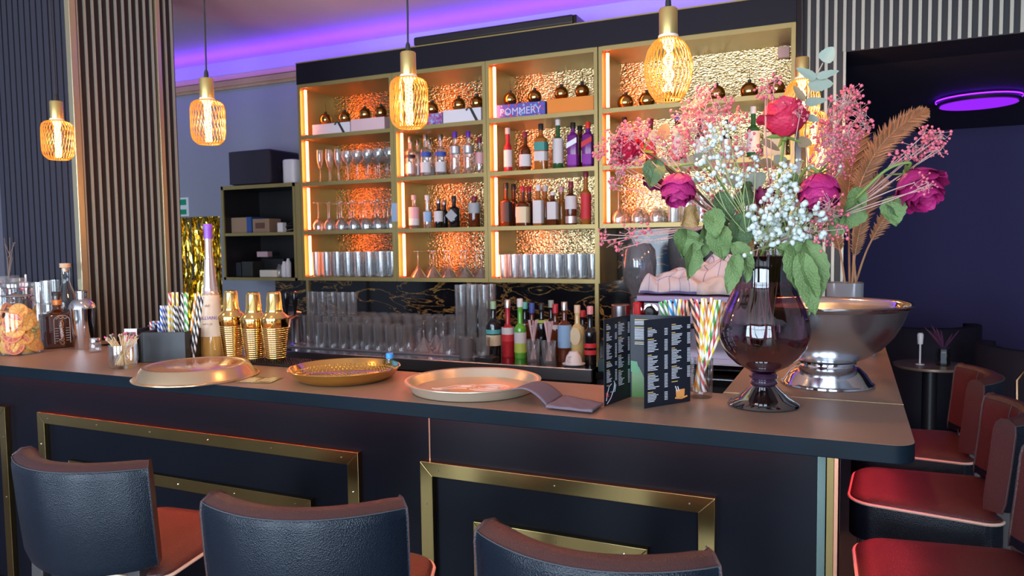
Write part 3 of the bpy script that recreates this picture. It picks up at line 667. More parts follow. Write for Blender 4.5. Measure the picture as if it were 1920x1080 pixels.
# top row: gift boxes and gold globes
def flat_box(px0, px1, label, m, h=.075, ribbon=None, txt=None, txm=None, dots=None, Y=4.05):
    xa, xb = Xof(px0, Y, z4), Xof(px1, Y, z4)
    t = thing('gift_box', label, 'box', ((xa+xb)/2, Y, z4), group='flat boxes on the top row')
    wd = (xb-xa)/2
    MB().box(-wd, wd, 0, .2, 0, h).build('carton', m, t, smooth=False, bevel=.0015)
    if ribbon is not None:
        q = ribbon*wd; MB().add([(q-.03, -.001, h+.001), (q-.012, -.001, h+.001), (q+.035, -.001, 0.001), (q+.015, -.001, .001)], [(0, 1, 2, 3)]).tube([(q-.02, .01, h), (q-.035, .0, h+.004), (q-.05, -.004, h-.012)], .005, 5).build('ribbon', L['black'], t, smooth=False, solid=.002)
    if txt: text_mesh(txt, .058, Matrix.Translation((0, -.002, h*.45)) @ FRONT, txm, t)
    if dots:
        random.seed(4)
        for cc in range(3):
            mb = MB()
            for k in range(26): mb.lathe([(0, 0), (random.uniform(.003, .008), 0.0), (0, .0006)], 6, M=rotM((random.uniform(-wd*.95, wd*.95), -.0005, random.uniform(.004, h-.004)), PI/2))
            tag(mb.build('printed_dots', [L['sky'], L['red'], cP][cc], t, smooth=False), kind='stuff')
    return t
wbx = cm('carton_white', (.72, .72, .78)); pbx = cm('carton_pink', (.72, .52, .55))
flat_box(586, 656, 'white flat box with a black ribbon in the leftmost bay top row', wbx, ribbon=.55)
flat_box(658, 721, 'plain pinkish flat box in the leftmost bay top row', pbx, h=.085)
flat_box(790, 829, 'colourful printed flat box in the second bay top row', cm('carton_violet', (.30, .18, .42)), dots=True)
flat_box(831, 902, 'white flat box with a black ribbon in the second bay top row', wbx, ribbon=.62, h=.085)
flat_box(931, 1022, 'blue spangled flat box with white lettering in the third bay top row', cm('carton_blue', (.07, .09, .45)), h=.085, txt='POMMERY', txm=cm('silver_lettering', (.62, .62, .75), .3, .3), dots=True)
flat_box(1026, 1113, 'plain orange flat box in the third bay top row', cm('carton_orange', (.75, .24, .01)), h=.09)
M_globe = mat('gold_mirror_glass', (.55, .36, .12), .08, 1)
gi = 0
for px, pyc, lab in ((611, 213, 'gold mirrored globe, leftmost on the white ribbon box of the leftmost bay'), (647, 211, 'gold mirrored globe, second in the leftmost bay top row'), (685, 207, 'gold mirrored globe on the pinkish box of the leftmost bay'), (715, 205, 'gold mirrored globe cut by the divider of the leftmost bay'),
    (811, 196, 'gold mirrored globe right of the lamp shade in the second bay'), (861, 191, 'gold mirrored globe in the middle of the second bay ribbon box'), (895, 188, 'gold mirrored globe at the right edge of the second bay'),
    (957, 181, 'gold mirrored globe above the left end of the blue lettered box'), (1003, 175, 'gold mirrored globe above the right end of the blue lettered box'), (1053, 168, 'gold mirrored globe on the left part of the orange box'), (1092, 166, 'gold mirrored globe on the right part of the orange box'),
    (1173, 184, 'gold mirrored globe, leftmost in the widest bay top row'), (1213, 180, 'gold mirrored globe left of the oval lamp in the widest bay'), (1262, 172, 'gold mirrored globe partly behind the oval lamp in the widest bay'), (1344, 166, 'gold mirrored globe in the middle of the widest bay top row'), (1405, 156, 'gold mirrored globe, second from the right in the widest bay'), (1455, 154, 'gold mirrored globe at the far right of the widest bay top row')):
    Y = 4.13; X = Xof(px, Y, 2.3); r_ = .042 if px < 1100 else .046
    zb = z4 + (0 if px > 1120 else (.075 if px < 657 or (px < 829 and px > 720) or (900 < px < 1) else .085))
    if px in (957, 1003): zb = z4+.085
    if px in (1053, 1092): zb = z4+.09
    t = thing('gold_globe', lab, 'globe', (X, Y, zb), group='gold globes on the top row')
    MB().ball((0, 0, r_), r_, 20, 14).build('globe', M_globe, t)
    MB().tube([(0, 0, 2*r_-.004), (0, 0, 2*r_+.012)], .010, 10).tube([(0, 0, 2*r_+.01), (.002, 0, 2*r_+.03), (-.001, .002, 2*r_+.07)], .0015, 5).build('wire_hanger', M_cord, t)
#PART3
# ---------------------------------------------------------------- pendant lamps
M_mesh = mat('orange_wire', (.12, .03, .003), .5, 0, emit=(1, .34, .02), es=.46)
M_fil = emis('led_filament', (1.0, .62, .20), 7)
M_ring = mat('ivory_ring', (.72, .66, .56), .5)
def shade_prof(kind):
    if kind == 'cyl': P = [(.026, 0), (.040, -.003), (.049, -.012), (.0525, -.026), (.053, -.07), (.0525, -.106), (.048, -.124), (.038, -.134), (.033, -.137)]
    else: P = [(.024, 0), (.036, -.008), (.048, -.026), (.0555, -.052), (.057, -.072), (.054, -.098), (.045, -.123), (.034, -.139), (.031, -.143)]
    return P
def pt_on(P, s):
    L = [0]
    for i in range(len(P)-1): L.append(L[-1]+math.hypot(P[i+1][0]-P[i][0], P[i+1][1]-P[i][1]))
    d = s*L[-1]
    for i in range(len(P)-1):
        if d <= L[i+1]+1e-9:
            q = (d-L[i])/(L[i+1]-L[i]); return (P[i][0]+(P[i+1][0]-P[i][0])*q, P[i][1]+(P[i+1][1]-P[i][1])*q)
    return P[-1]
def make_pendant(kind, loc, label):
    t = thing('pendant_lamp', label, 'lamp', loc, group='pendant lamps over the bar')
    h = CEIL-loc[2]; ox = random.uniform(-.006, .006)
    MB().tube([(0, 0, .012), (.001+ox*.3, 0, .10), (ox, 0, .28), (ox*.4, 0, .5), (0, 0, h-.004)], .0027, 8).build('cord', M_cord, t)
    MB().lathe([(.0075, 0), (.0065, .018), (.004, .026), (.0, .026)][::1], 14).build('cord_grip', M_cord, t)
    MB().lathe([(0, h-.02), (.05, h-.02), (.05, h-.001), (0, h-.001)], 20).build('ceiling_rose', M_goldmatt, t)
    MB().lathe([(0, -.063), (.0215, -.063), (.0218, -.060), (.0218, -.003), (.0195, 0), (0, 0)], 28).build('socket_sleeve', M_goldmatt, t)
    MB().lathe([(0, -.070), (.0235, -.070), (.0242, -.067), (.0235, -.063), (0, -.063)], 28).build('collar', M_ring, t)
    P = shade_prof(kind); z0 = -.071; mb = MB(); N = 30
    for dr in (1, -1):
        for k in range(N):
            pts = []
            for j in range(19):
                r, z = pt_on(P, j/18); a = 2*PI*k/N + dr*.62*j/18
                pts.append((r*math.cos(a), r*math.sin(a), z0+z))
            mb.tube(pts, .00105, 3, cap=False)
    for r, z in (P[0], P[-1]):
        mb.tube([(r*math.cos(2*PI*i/28), r*math.sin(2*PI*i/28), z0+z) for i in range(29)], .0018, 5, cap=False)
    sh = mb.build('mesh_shade', M_mesh, t)
    mb = MB(); nt = 5.5 if kind == 'cyl' else 1.6
    H = .118 if kind == 'cyl' else .112
    for dr in (0, PI):
        pts = [(.0095*math.cos(dr+2*PI*nt*i/90), .0095*math.sin(dr+2*PI*nt*i/90), z0-.012-H*i/90) for i in range(91)]
        mb.tube(pts, .0019 if kind == 'cyl' else .0034, 5)
    for dr in (0, PI):
        if kind == 'cyl':
            mb.tube([(.0095*math.cos(dr-2*PI*nt*i/90), .0095*math.sin(dr-2*PI*nt*i/90), z0-.012-H*i/90) for i in range(91)], .0014, 5)
    if kind != 'cyl':
        for i in range(22):
            a = 2*PI*nt*i/22; mb.tube([(.0095*math.cos(a), .0095*math.sin(a), z0-.014-H*i/22), (-.0095*math.cos(a), -.0095*math.sin(a), z0-.014-H*i/22)], .0012, 4)
    mb.lathe([(0, z0-.014), (.012, z0-.012), (.015, z0-.004), (0, z0-.002)], 16)
    mb.build('led_filament', M_fil, t)
    l = bpy.data.lights.new('bulb_light', 'POINT'); l.energy = 9; l.color = (1, .42, .13); l.shadow_soft_size = .02
    lo = bpy.data.objects.new('bulb_light', l); C.objects.link(lo); lo.parent = t; lo.location = (0, 0, z0-.07)
    return t
random.seed(21)
def pend_xyz(px, py, Y): v = atY(px, py, Y); return tuple(v)
for kind, px, py, lab in (('cyl', 105, 190, 'leftmost cylindrical orange wire-mesh pendant lamp, before the dark slats'), ('cyl', 387, 147, 'cylindrical orange wire-mesh pendant lamp beside the fluted column'),
                          ('cyl', 765, 98, 'cylindrical orange wire-mesh pendant lamp before the second shelf bay'), ('oval', 1253, 16, 'large egg-shaped orange wire-mesh pendant lamp before the widest shelf bay')):
    make_pendant(kind, pend_xyz(px, py, 1.8), lab)
make_pendant('oval', pend_xyz(1504, 108, 2.6), 'egg-shaped orange wire-mesh pendant lamp above the red rose')
make_pendant('cyl', pend_xyz(1526, 177, 3.3), 'orange wire-mesh pendant lamp partly hidden by the pink blossoms')
make_pendant('cyl', pend_xyz(1540, 243, 3.88), 'farthest orange wire-mesh pendant lamp, close to the slatted wall')

# ---------------------------------------------------------------- bar stools
def rr_path(w, d0, d1, r, n=6, fr=.86):   # rounded seat outline, back at y=d0 and front at y=d1 (a little narrower)
    P = []
    for cx, cy, a0, q in ((w-r, d0+r, -PI/2, 1), (w*fr-r*1.6, d1-r*1.6, 0, 1.6), (-w*fr+r*1.6, d1-r*1.6, PI/2, 1.6), (-w+r, d0+r, PI, 1)):
        P += arc(cx, cy, r*q, a0, a0+PI/2, n)
    return P
def make_stool(loc, rotz, label, grp):
    t = thing('bar_stool', label, 'bar stool', loc, rotz, grp)
    out = rr_path(.196, -.160, .205, .045)
    mb = MB(); n = len(out); rings = [(1.0, .665), (1.0, .70), (1.0, .765), (.985, .777), (.93, .785), (.7, .790), (.35, .793), (.02, .794)]
    vs = []; fs = []
    for s_, z in rings: vs += [(x*s_, y*s_, z) for x, y in out]
    for j in range(len(rings)-1):
        for k in range(n): k2 = (k+1) % n; fs.append((j*n+k, j*n+k2, (j+1)*n+k2, (j+1)*n+k))
    fs.append(tuple(range(n))[::-1]); fs.append(tuple((len(rings)-1)*n+k for k in range(n)))
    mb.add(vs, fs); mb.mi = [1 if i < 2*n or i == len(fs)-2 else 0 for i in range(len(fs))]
    st = mb.build('seat', [M_leather_redlit, M_leather], t)
    MB().tube([(x*1.005, y*1.005, .768) for x, y in out+out[:1]], .0042, 6).build('piping', M_piping, st)
    # backrest: rounded slab swept along a shallow arc that wraps the sitter
    sec = [(-.030, .800), (-.036, .825), (-.036, .92), (-.034, 1.008), (-.030, 1.026), (-.010, 1.038), (.010, 1.038), (.022, 1.028), (.026, 1.008), (.024, .92), (.024, .825), (.020, .800)]
    N = 20; vs = []; fs = []
    for i in range(N+1):
        u = -1+2*i/N; e = 1 if 0 < i < N else .86
        x = u*.181; yb = -.205+.075*u*u; dx = .205; dy = .15*u; L_ = math.hypot(dx, dy); nx, ny = -dy/L_, dx/L_
        for w_, z in sec:
            lean = -(z-.80)*.10; ww = w_*e
            zz = z if e == 1 else .92+(z-.92)*.985
            bow = .012*(1-u*u)*(1 if z < .85 else 0)
            vs.append((x*(1-.03*(1.05-z)/.25)+nx*ww, yb+ny*ww+lean, zz-bow))
    m_ = len(sec)
    for i in range(N):
        for k in range(m_): k2 = (k+1) % m_; fs.append((i*m_+k, i*m_+k2, (i+1)*m_+k2, (i+1)*m_+k))
    fs.append(tuple(range(m_))); fs.append(tuple(N*m_+k for k in range(m_))[::-1])
    bb = MB().add(vs, fs); bb.mi = [1 if (i_ >= N*m_ or (i_ % m_) in (4, 5, 6, 7, 8, 9)) else 0 for i_ in range(len(fs))]; bk = bb.build('backrest', [M_leather, M_leather_redlit], t, bevel=.004, ang=60)  # top, ends and inner face use the leather with painted red glow
    def P(i, k, off=.0008):
        v = Vector(vs[i*m_+k]); c_ = Vector((0, 0, 0))
        for q in range(m_): c_ += Vector(vs[i*m_+q])
        c_ /= m_; d = (v-c_).normalized(); return v+d*off
    mb = MB(); mb.tube([P(i, 4) for i in range(N+1)], .0011, 5)
    mb.tube([P(N, k) for k in (4, 3, 2, 1, 0)], .0011, 5).tube([P(0, k) for k in (4, 3, 2, 1, 0)], .0011, 5).tube([P(i, 7) for i in range(N+1)], .0011, 5)
    for i in (6, 10, 14): mb.tube([P(i, k, .0006) for k in (7, 8, 9, 10)], .0014, 5)
    mb.build('stitching', mat('grey_thread', (.07, .075, .085), .6, spec=.2) if 'grey_thread' not in bpy.data.materials else bpy.data.materials['grey_thread'], bk)
    for sx in (-1, 1):
        M0 = MB(); M0.box(-.018, .018, -.016, .016, 0, .81)
        M0.v = [(x+sx*(.140+.015*(1-z/.8)), y-.158-.03*(1-z/.8), z) for x, y, z in M0.v]
        M0.build('leg', M_darkwood, t, smooth=False, bevel=.003)
        M0 = MB(); M0.box(-.018, .018, -.018, .018, 0, .666)
        M0.v = [(x+sx*(.135+.02*(1-z/.8)), y+.15+.02*(1-z/.8), z) for x, y, z in M0.v]
        M0.build('leg', M_darkwood, t, smooth=False, bevel=.003)
    MB().tube([(-.15, .165, .28), (.15, .165, .28)], .010, 8).tube([(-.16, -.2, .30), (-.15, .165, .28)], .008, 8).tube([(.16, -.2, .30), (.15, .165, .28)], .008, 8).build('footrest', M_chrome, t)
    return t
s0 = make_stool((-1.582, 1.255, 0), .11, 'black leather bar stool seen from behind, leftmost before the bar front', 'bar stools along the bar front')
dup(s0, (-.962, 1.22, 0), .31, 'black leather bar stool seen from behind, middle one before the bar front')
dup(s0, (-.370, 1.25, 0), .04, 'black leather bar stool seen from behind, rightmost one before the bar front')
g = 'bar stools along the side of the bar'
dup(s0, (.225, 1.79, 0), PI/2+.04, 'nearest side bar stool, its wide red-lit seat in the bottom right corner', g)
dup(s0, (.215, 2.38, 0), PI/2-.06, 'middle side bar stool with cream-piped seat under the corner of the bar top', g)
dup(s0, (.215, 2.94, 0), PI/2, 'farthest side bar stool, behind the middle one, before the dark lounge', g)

# ---------------------------------------------------------------- things on the bar, left end
TZ = 1.1003
def onbar(px, py): v = atZ(px, py, TZ); return v
# jar of dried citrus slices
jx, jy = -2.90, 1.80
t = thing('storage_jar', 'big clear glass jar full of dried citrus slices at the left end of the bar', 'jar', (jx, jy, TZ))
MB().shell([(0, .003), (.070, .003), (.076, .012), (.077, .15), (.070, .185), (.052, .205), (.050, .250), (.054, .253), (.054, .258)], 32).build('jar_glass', glass('jar_glass', (.95, .96, .95), .05, .5), t)
MB().lathe([(0, .252), (.05, .252), (.058, .256), (.058, .268), (.030, .275), (.026, .290), (0, .292)], 28).build('lid', M_glass, t)
MB().tube([(.055*math.cos(a*PI/12), .055*math.sin(a*PI/12), .222) for a in range(25)], .0025, 6).build('clamp_ring', M_chrome, t)
M_rind = [mat('orange_rind', (.85, .33, .06), .6), mat('green_rind', (.35, .36, .07), .6), mat('red_rind', (.80, .22, .10), .6)]
M_flesh = [mat('orange_flesh', (.85, .50, .14), .5), mat('lime_flesh', (.70, .58, .24), .5), mat('grapefruit_flesh', (.60, .10, .05), .5)]
M_pith = mat('citrus_pith', (.90, .72, .42), .6)
slc = []
for k in range(3):
    r_ = (.031, .025, .035)[k]; mb = MB()
    mb.m = 0; mb.lathe([(r_*.93, -.0022), (r_, -.001), (r_, .001), (r_*.93, .0022)], 22)
    mb.m = 1; mb.lathe([(0, -.0018), (r_*.94, -.0022), (r_*.94, .0022), (0, .0018)], 22)
    mb.m = 2
    for i in range(9):
        a0, a1 = 2*PI*(i+.1)/9, 2*PI*(i+.9)/9
        for zz in (.0026, -.0026):
            mb.add([(r_*.12*math.cos((a0+a1)/2), r_*.12*math.sin((a0+a1)/2), zz)]+[(r_*.85*math.cos(a0+(a1-a0)*q/4), r_*.85*math.sin(a0+(a1-a0)*q/4), zz) for q in range(5)], [(0, 1, 2, 3, 4, 5)])
    o = mb.build('citrus_slice', [M_rind[k], M_pith, M_flesh[k]], smooth=False); slc.append(o)
random.seed(9)
labs = ['dried orange slice inside the big glass jar', 'dried lime slice inside the big glass jar', 'dried grapefruit slice inside the big glass jar']
first = [1, 1, 1]
for i in range(78):
    k = random.choice((0, 0, 1, 2)) if i < 40 else random.choice((0, 0, 0, 1, 1, 2))
    z = .012+.150*(i/78); a = random.uniform(0, 2*PI); rad = random.uniform(0, .040)
    if first[k]: o = slc[k]; first[k] = 0
    else: o = slc[k].copy(); C.objects.link(o)
    if i % 3:      # standing against the glass, facing outwards
        a = random.uniform(-PI*.95, PI*.25); rad = .060 if z < .13 else .050; zz = max(z, .030)+.006
        nrm_ = Vector((math.cos(a), math.sin(a), random.uniform(-.15, .5))); o.rotation_euler = nrm_.to_track_quat('Z', 'Y').to_euler()
    else: zz = z+.012; o.rotation_euler = (random.uniform(-.4, .4), random.uniform(-.4, .4), random.uniform(0, 6))
    o.location = (jx+rad*math.cos(a), jy+rad*math.sin(a), TZ+zz)
    tag(o, labs[k], 'citrus slice', ['dried orange slices', 'dried lime slices', 'dried grapefruit slices'][k])
# square brown liqueur bottle
v = onbar(95, 652)
t = bottle('square brown glass bottle with upright white and orange lettering beside the citrus jar', v.x, v.y+.035, TZ, .225, .062, 'brown', cB, None, neck=.30, nr=.0155, sq=6, sh=.12, cap_h=.075)
t.rotation_euler = (0, 0, 1.2)
for ch in kids(t):
    if ch.name.startswith('body'): ch.data.materials[0] = mat('cola_brown_glass', (.06, .016, .006), .05, coat=1)
MB().lathe([(.0165, .170), (.0185, .172), (.0185, .190), (.0165, .192)], 20).build('neck_band', mat('orange_foil', (.8, .28, .08), .35, .4), t)
lw = mat('white_print', (.7, .66, .6), .5); lo_ = mat('orange_print', (.65, .20, .05), .5)
text_mesh('COINTREAU', .021, Matrix.Translation((0, -.0632, .072)) @ Euler((0, -PI/2, 0)).to_matrix().to_4x4() @ FRONT, lo_, t)
mb = MB()
mb.tube([(-.028, -.0634, .02), (-.028, -.0634, .112)]+[(-.028*math.cos(a*PI/8), -.0634, .112+.02*math.sin(a*PI/8)) for a in range(1, 8)]+[(.028, -.0634, .112), (.028, -.0634, .02)], .0008, 4)
mb.tube([(-.02, -.0634, .118), (-.01, -.0634, .126), (-.004, -.0634, .118), (.004, -.0634, .126), (.01, -.0634, .118), (.02, -.0634, .122)], .001, 4)
for s_ in (-1, 1):
    for zz in (.03, .04, .05, .06, .07, .08): mb.box(s_*.019-.006, s_*.019+.006, -.0636, -.0630, zz, zz+.0012)
mb.build('front_print', lw, t)
MB().box(-.0634, -.0628, -.016, .016, .03, .12).build('side_label', mat('peach_label', (.75, .50, .40), .6), t, smooth=False)
# silver shaker
def shaker(name, label, x, y, z, H, R, m, ridges=True, grp=None, capm=None):
    t = thing(name, label, 'cocktail shaker', (x, y, z), group=grp)
    P = [(0, 0), (R*.66, 0), (R*.68, .004)]
    n = 15
    if ridges:
        for i in range(n):
            q = i/n; r = R*(.69+.26*q); zz = .006+H*.46*q; d = H*.46/n
            P += [(r, zz), (r+.0011, zz+d*.3), (r+.0011, zz+d*.6), (r, zz+d*.9)]
    P += [(R*.96, H*.49), (R, H*.60), (R, H*.612)]
    MB().lathe(P+[(0, H*.612)], 36).build('body', m, t)
    MB().lathe([(0, H*.61), (R*1.02, H*.61), (R*1.02, H*.622), (R*.9, H*.65), (R*.62, H*.70), (R*.60, H*.715), (0, H*.715)], 36).build('strainer_lid', m, t)
    MB().lathe([(0, H*.712), (R*.60, H*.712), (R*.60, H*.735), (R*.565, H*.75), (R*.49, H*.965), (R*.46, H*.99), (R*.40, H), (0, H)], 36).build('cap', capm or m, t)
    return t
v = onbar(149, 655)
t = thing('cocktail_shaker', 'polished silver cocktail shaker beside the square brown bottle', 'cocktail shaker', (v.x, v.y+.02, TZ))
MB().lathe([(0, 0), (.031, 0), (.033, .004), (.043, .12), (.046, .158), (.0465, .162), (0, .162)], 36).build('body', M_chrome, t)
MB().lathe([(0, .161), (.048, .161), (.048, .166), (.044, .180), (.030, .196), (.020, .200), (0, .200)], 36).build('strainer_lid', M_chrome, t)
MB().lathe([(0, .198), (.019, .198), (.0185, .222), (.021, .224), (.021, .230), (.012, .234), (0, .235)], 28).build('cap', M_chrome, t)
# glasses and bottles behind them
for i, (px, Y, k, z) in enumerate(((72, 2.09, 'tall', 0), (80, 2.02, 'tall', 0), (98, 2.13, 'tall', 0), (107, 2.10, 'tall', 0), (99, 2.05, 'tall', 0))):
    put_glass(k, Xof(px, Y, 1.15), Y, TZ, 'clear tall glass in the huddle behind the square brown bottle', 'tall glasses at the left end of the bar')
for i, (px, Y) in enumerate(((82, 2.02), (98, 2.13))):
    o = put_glass('rocks', Xof(px, Y, 1.15), Y, TZ+.166, ['nearer', 'farther'][i]+' clear tumbler stacked on a tall glass behind square brown bottle', 'tumblers stacked at the left end')
x = Xof(127, 2.12, 1.2)
t = thing('carafe', 'clear corked bottle behind the silver shaker', 'bottle', (x, 2.12, TZ))
MB().shell([(0, .003), (.042, .003), (.046, .012), (.046, .15), (.040, .19), (.018, .245), (.015, .27), (.017, .275), (.017, .315)], 28).build('body', glass('carafe_glass', (.93, .95, .95), .07, .6), t)
MB().lathe([(0, .30), (.012, .30), (.0135, .318), (.0215, .318), (.0215, .336), (0, .336)], 18).build('cork', mat('cork', (.62, .42, .26), .8), t)
x = Xof(52, 2.05, 1.2)
t = thing('small_bottle', 'small dark dropper bottle with a white straw behind the citrus jar', 'bottle', (x, 2.05, TZ))
MB().lathe([(0, 0), (.026, 0), (.027, .005), (.027, .15), (.014, .18), (.013, .20), (0, .20)], 20).build('body', LIQ['black'], t)
MB().shell([(.0278, .03), (.0278, .13)], 20).build('label_band', L['cream'], t)
MB().tube([(0, 0, .19), (.001, 0, .29)], .004, 8).build('white_straw', M_white, t)
x = Xof(40, 2.1, 1.2)
bottle('dark bottle with a red neck label behind the citrus jar', x, 2.12, TZ, .25, .03, 'black', cR, L['red'], (.3, .55), neck=.34)
x = Xof(10, 2.05, 1.2)
t = thing('candle_jar', 'low beaded glass candle holder behind the citrus jar', 'jar', (Xof(15, 2.12, 1.2), 2.12, TZ))
MB().shell([(0, .003), (.05, .003), (.055, .02), (.055, .27), (.05, .28)], 24).build('jar_glass', M_glass, t)
mb = MB()
for k in range(36): mb.ball((random.uniform(-.04, .04), random.uniform(-.04, .04), .02+.24*random.random()), .009, 6, 4)
mb.build('bead_filling', mat('dark_red_beads', (.25, .05, .05), .25), t)
mb = MB(); random.seed(31)
for k in range(6): mb.tube([(0, 0, 0), (random.uniform(-.02, .02), .01, .1), (random.uniform(-.06, .06), .02, random.uniform(.16, .24))], .0012, 4)
o = mb.build('dry_twigs', mat('dry_twig', (.22, .15, .12), .8), loc=(Xof(15, 2.12, 1.4), 2.12, TZ+.26)); tag(o, 'thin dry twigs standing in the glass at the far left', 'twigs')
v = onbar(118*1.02, 652)
t = thing('small_jar', 'tiny glass salt jar with silver lid right of the silver shaker', 'jar', (Xof(179, 1.92, 1.1), 1.92, TZ))
MB().shell([(0, .002), (.020, .002), (.022, .008), (.021, .035), (.018, .040)], 20).build('jar_glass', M_glass, t)
MB().lathe([(0, .040), (.019, .040), (.019, .052), (.016, .056), (0, .056)], 20).build('lid', M_chrome, t)
# glass of wooden stirrers
v = onbar(217, 692); gx, gy = v.x, v.y+.03
t = thing('stirrer_glass', 'low clear glass holding wooden stirrers at the front of the bar', 'glass', (gx, gy, TZ))
MB().shell([(0, .0), (.036, 0), (.040, .004), (.0455, .03), (.0445, .078), (.0425, .078), (.043, .03), (.036, .010), (0, .009)], 32).build('glass_bowl', glass('thick_clear_glass', (.95, .96, .96), .08, .6), t)
M_bamb = mat('pale_bamboo', (.78, .56, .30), .6); M_tips = [mat('tip_pink', (.75, .12, .25), .4), mat('tip_wood', (.55, .38, .25), .5), mat('tip_black', (.05, .04, .04), .5), mat('tip_teal', (.08, .40, .40), .4)]
stk = []
for m_ in M_tips:
    mb = MB(); mb.tube([(0, 0, 0), (0, 0, .108)], .0012, 5); mb.m = 1; mb.ball((0, 0, .110), .0032, 6, 5, sc3=(1, 1, 1.6))
    stk.append(mb.build('wooden_stirrer', [M_bamb, m_]))
names = ['wooden stirrer with a pink bead tip in the low glass', 'wooden stirrer with a plain tip in the low glass', 'wooden stirrer with a black tip in the low glass', 'wooden stirrer with a teal tip in the low glass']
random.seed(13); seen = set()
for i in range(44):
    k = random.choice((0, 0, 1, 1, 1, 2, 2, 2, 3)) if i > 3 else i
    o = stk[k] if k not in seen else stk[k].copy()
    if k in seen: C.objects.link(o)
    seen.add(k)
    a = random.uniform(0, 2*PI); r0 = random.uniform(.008, .030); til = random.uniform(.30, .80)
    b0 = Vector((r0*math.cos(a+PI), r0*math.sin(a+PI), .011)); d = Vector((math.sin(til)*math.cos(a), math.sin(til)*math.sin(a), math.cos(til)))
    rim = .040; # stay inside the rim
    while math.hypot(*(b0+d*.07/d.z).xy) > .040: til *= .92; d = Vector((math.sin(til)*math.cos(a), math.sin(til)*math.sin(a), math.cos(til)))
    o.location = Vector((gx, gy, TZ))+b0; o.rotation_euler = d.to_track_quat('Z', 'Y').to_euler()
    tag(o, names[k], 'stirrer', ['stirrers with pink tips', 'stirrers with plain tips', 'stirrers with black tips', 'stirrers with teal tips'][k])
# napkin and straw caddy
v0 = onbar(262, 702); v1 = onbar(366, 688)
cxx, cyy = -2.21, 1.90
t = thing('straw_caddy', 'black plastic bar caddy holding striped paper straws', 'caddy', (cxx, cyy, TZ), rotz=.42)
wl, wr_ = -.12, .085
mb = MB().box(wl, wr_, -.075, .075, 0, .006).box(wl+.055, wr_, -.079, -.074, 0, .105).box(wl, wr_, .072, .077, 0, .115).box(wl, wl+.005, -.075, .075, 0, .110).box(wr_-.005, wr_, -.075, .075, 0, .105).box(wl+.05, wl+.055, -.079, .075, 0, .105)
mb.build('caddy_body', mat('matt_black_plastic', (.022, .022, .024), .45), t, smooth=False, bevel=.0015)
MB().box(wl+.002, wl+.05, -.079, -.074, 0, .10).build('left_pocket', M_black, t, smooth=False, bevel=.001)
mb = MB(); mb.box(-.022, .022, 0, .0012, .0, .12)
cdd = mb.build('coaster_card', mat('card_white', (.7, .66, .62), .6), loc=(-2.262, 1.772, TZ), smooth=False); cdd.rotation_euler = (-.08, 0, .42); tag(cdd, 'white card with dark red and orange print leaning on the black caddy', 'card')
MB().box(-.018, .018, -.001, 0, .085, .108).build('dark_red_field', mat('print_maroon', (.28, .03, .06), .6), cdd, smooth=False)
MB().box(-.010, .010, -.001, 0, .004, .040).build('orange_field', mat('print_orange', (.85, .40, .03), .6), cdd, smooth=False)
MB().box(-.010, .010, -.001, 0, .040, .058).build('red_field', mat('print_red', (.75, .12, .05), .6), cdd, smooth=False)
SM = {}
for nm, c1, c2 in (('red', (.70, .05, .06), (.85, .85, .85)), ('blue', (.03, .12, .50), (.85, .85, .87)), ('yellow', (.85, .62, .03), (.88, .88, .84)), ('green', (.06, .38, .06), (.86, .88, .85)), ('black', (.03, .03, .035), (.85, .85, .85)), ('orange', (.85, .30, .03), (.9, .85, .75)), ('sky', (.04, .35, .75), (.88, .88, .88)), ('blackorange', (.04, .03, .03), (.85, .42, .25))):
    mb = MB(); mb.tube([(0, 0, 0), (0, 0, .197)], .0048, 12, cap=False)
    SM[nm] = mb.build('tmp', stripes('paper_'+nm, c1, c2)).data; bpy.data.objects.remove(bpy.data.objects['tmp'])
col_words = {'red': 'red and white', 'blue': 'blue and white', 'yellow': 'yellow and white', 'green': 'green and white', 'black': 'black and white', 'orange': 'orange and cream', 'sky': 'light blue and white', 'blackorange': 'black and orange'}
def straw(nm, p0, p1, where, L_=None, gname=''):
    o = bpy.data.objects.new('paper_straw', SM[nm]); C.objects.link(o)
    d = Vector(p1)-Vector(p0); o.location = p0; o.rotation_euler = d.to_track_quat('Z', 'Y').to_euler()
    o.rotation_euler.rotate_axis('Z', random.uniform(0, 6))
    s_ = (L_ or d.length)/.197; 
    if abs(s_-1) > .02: o.scale = (1, 1, s_)
    tag(o, '%s striped paper straw %s' % (col_words[nm], where), 'straw', '%s straws %s' % (col_words[nm], gname))
random.seed(17)
def cad(px, py, dy): # top of a straw seen at (px, py), standing in the caddy
    Y = cyy+dy; return atY(px, py, Y)
for px, py, nm, dy, ln in ((283, 603, 'red', .0, 0), (288, 602, 'sky', .02, 0), (293, 602, 'red', .035, 0), (297, 602, 'blue', .0, 0),
    (302, 573, 'blue', .0, 0), (307, 573, 'blue', .02, 0), (312, 573, 'blue', .035, 0), (316, 573, 'yellow', .0, 0), (322, 573, 'yellow', .02, 0), (327, 573, 'black', 0, 0), (332, 574, 'black', .02, 0), (337, 574, 'black', .035, 0),
    (318, 549, 'red', .05, 0), (324, 548, 'yellow', .055, 0), (332, 548, 'yellow', .045, 0), (341, 549, 'black', .01, 0), (349, 549, 'green', 0, 0), (346, 551, 'green', .04, 0)):
    top = cad(px, py, dy); bot = Vector((top.x-.002, top.y, TZ+.008)); straw(nm, bot, top, 'standing in the black caddy', gname='in the black caddy')
for px, py, nm in ((368, 550, 'orange'), (374, 552, 'black'), (380, 557, 'black')):
    top = cad(px, py, .01); straw(nm, Vector((top.x-.055, top.y, TZ+.008)), top, 'leaning right in the black caddy', gname='leaning in the caddy')
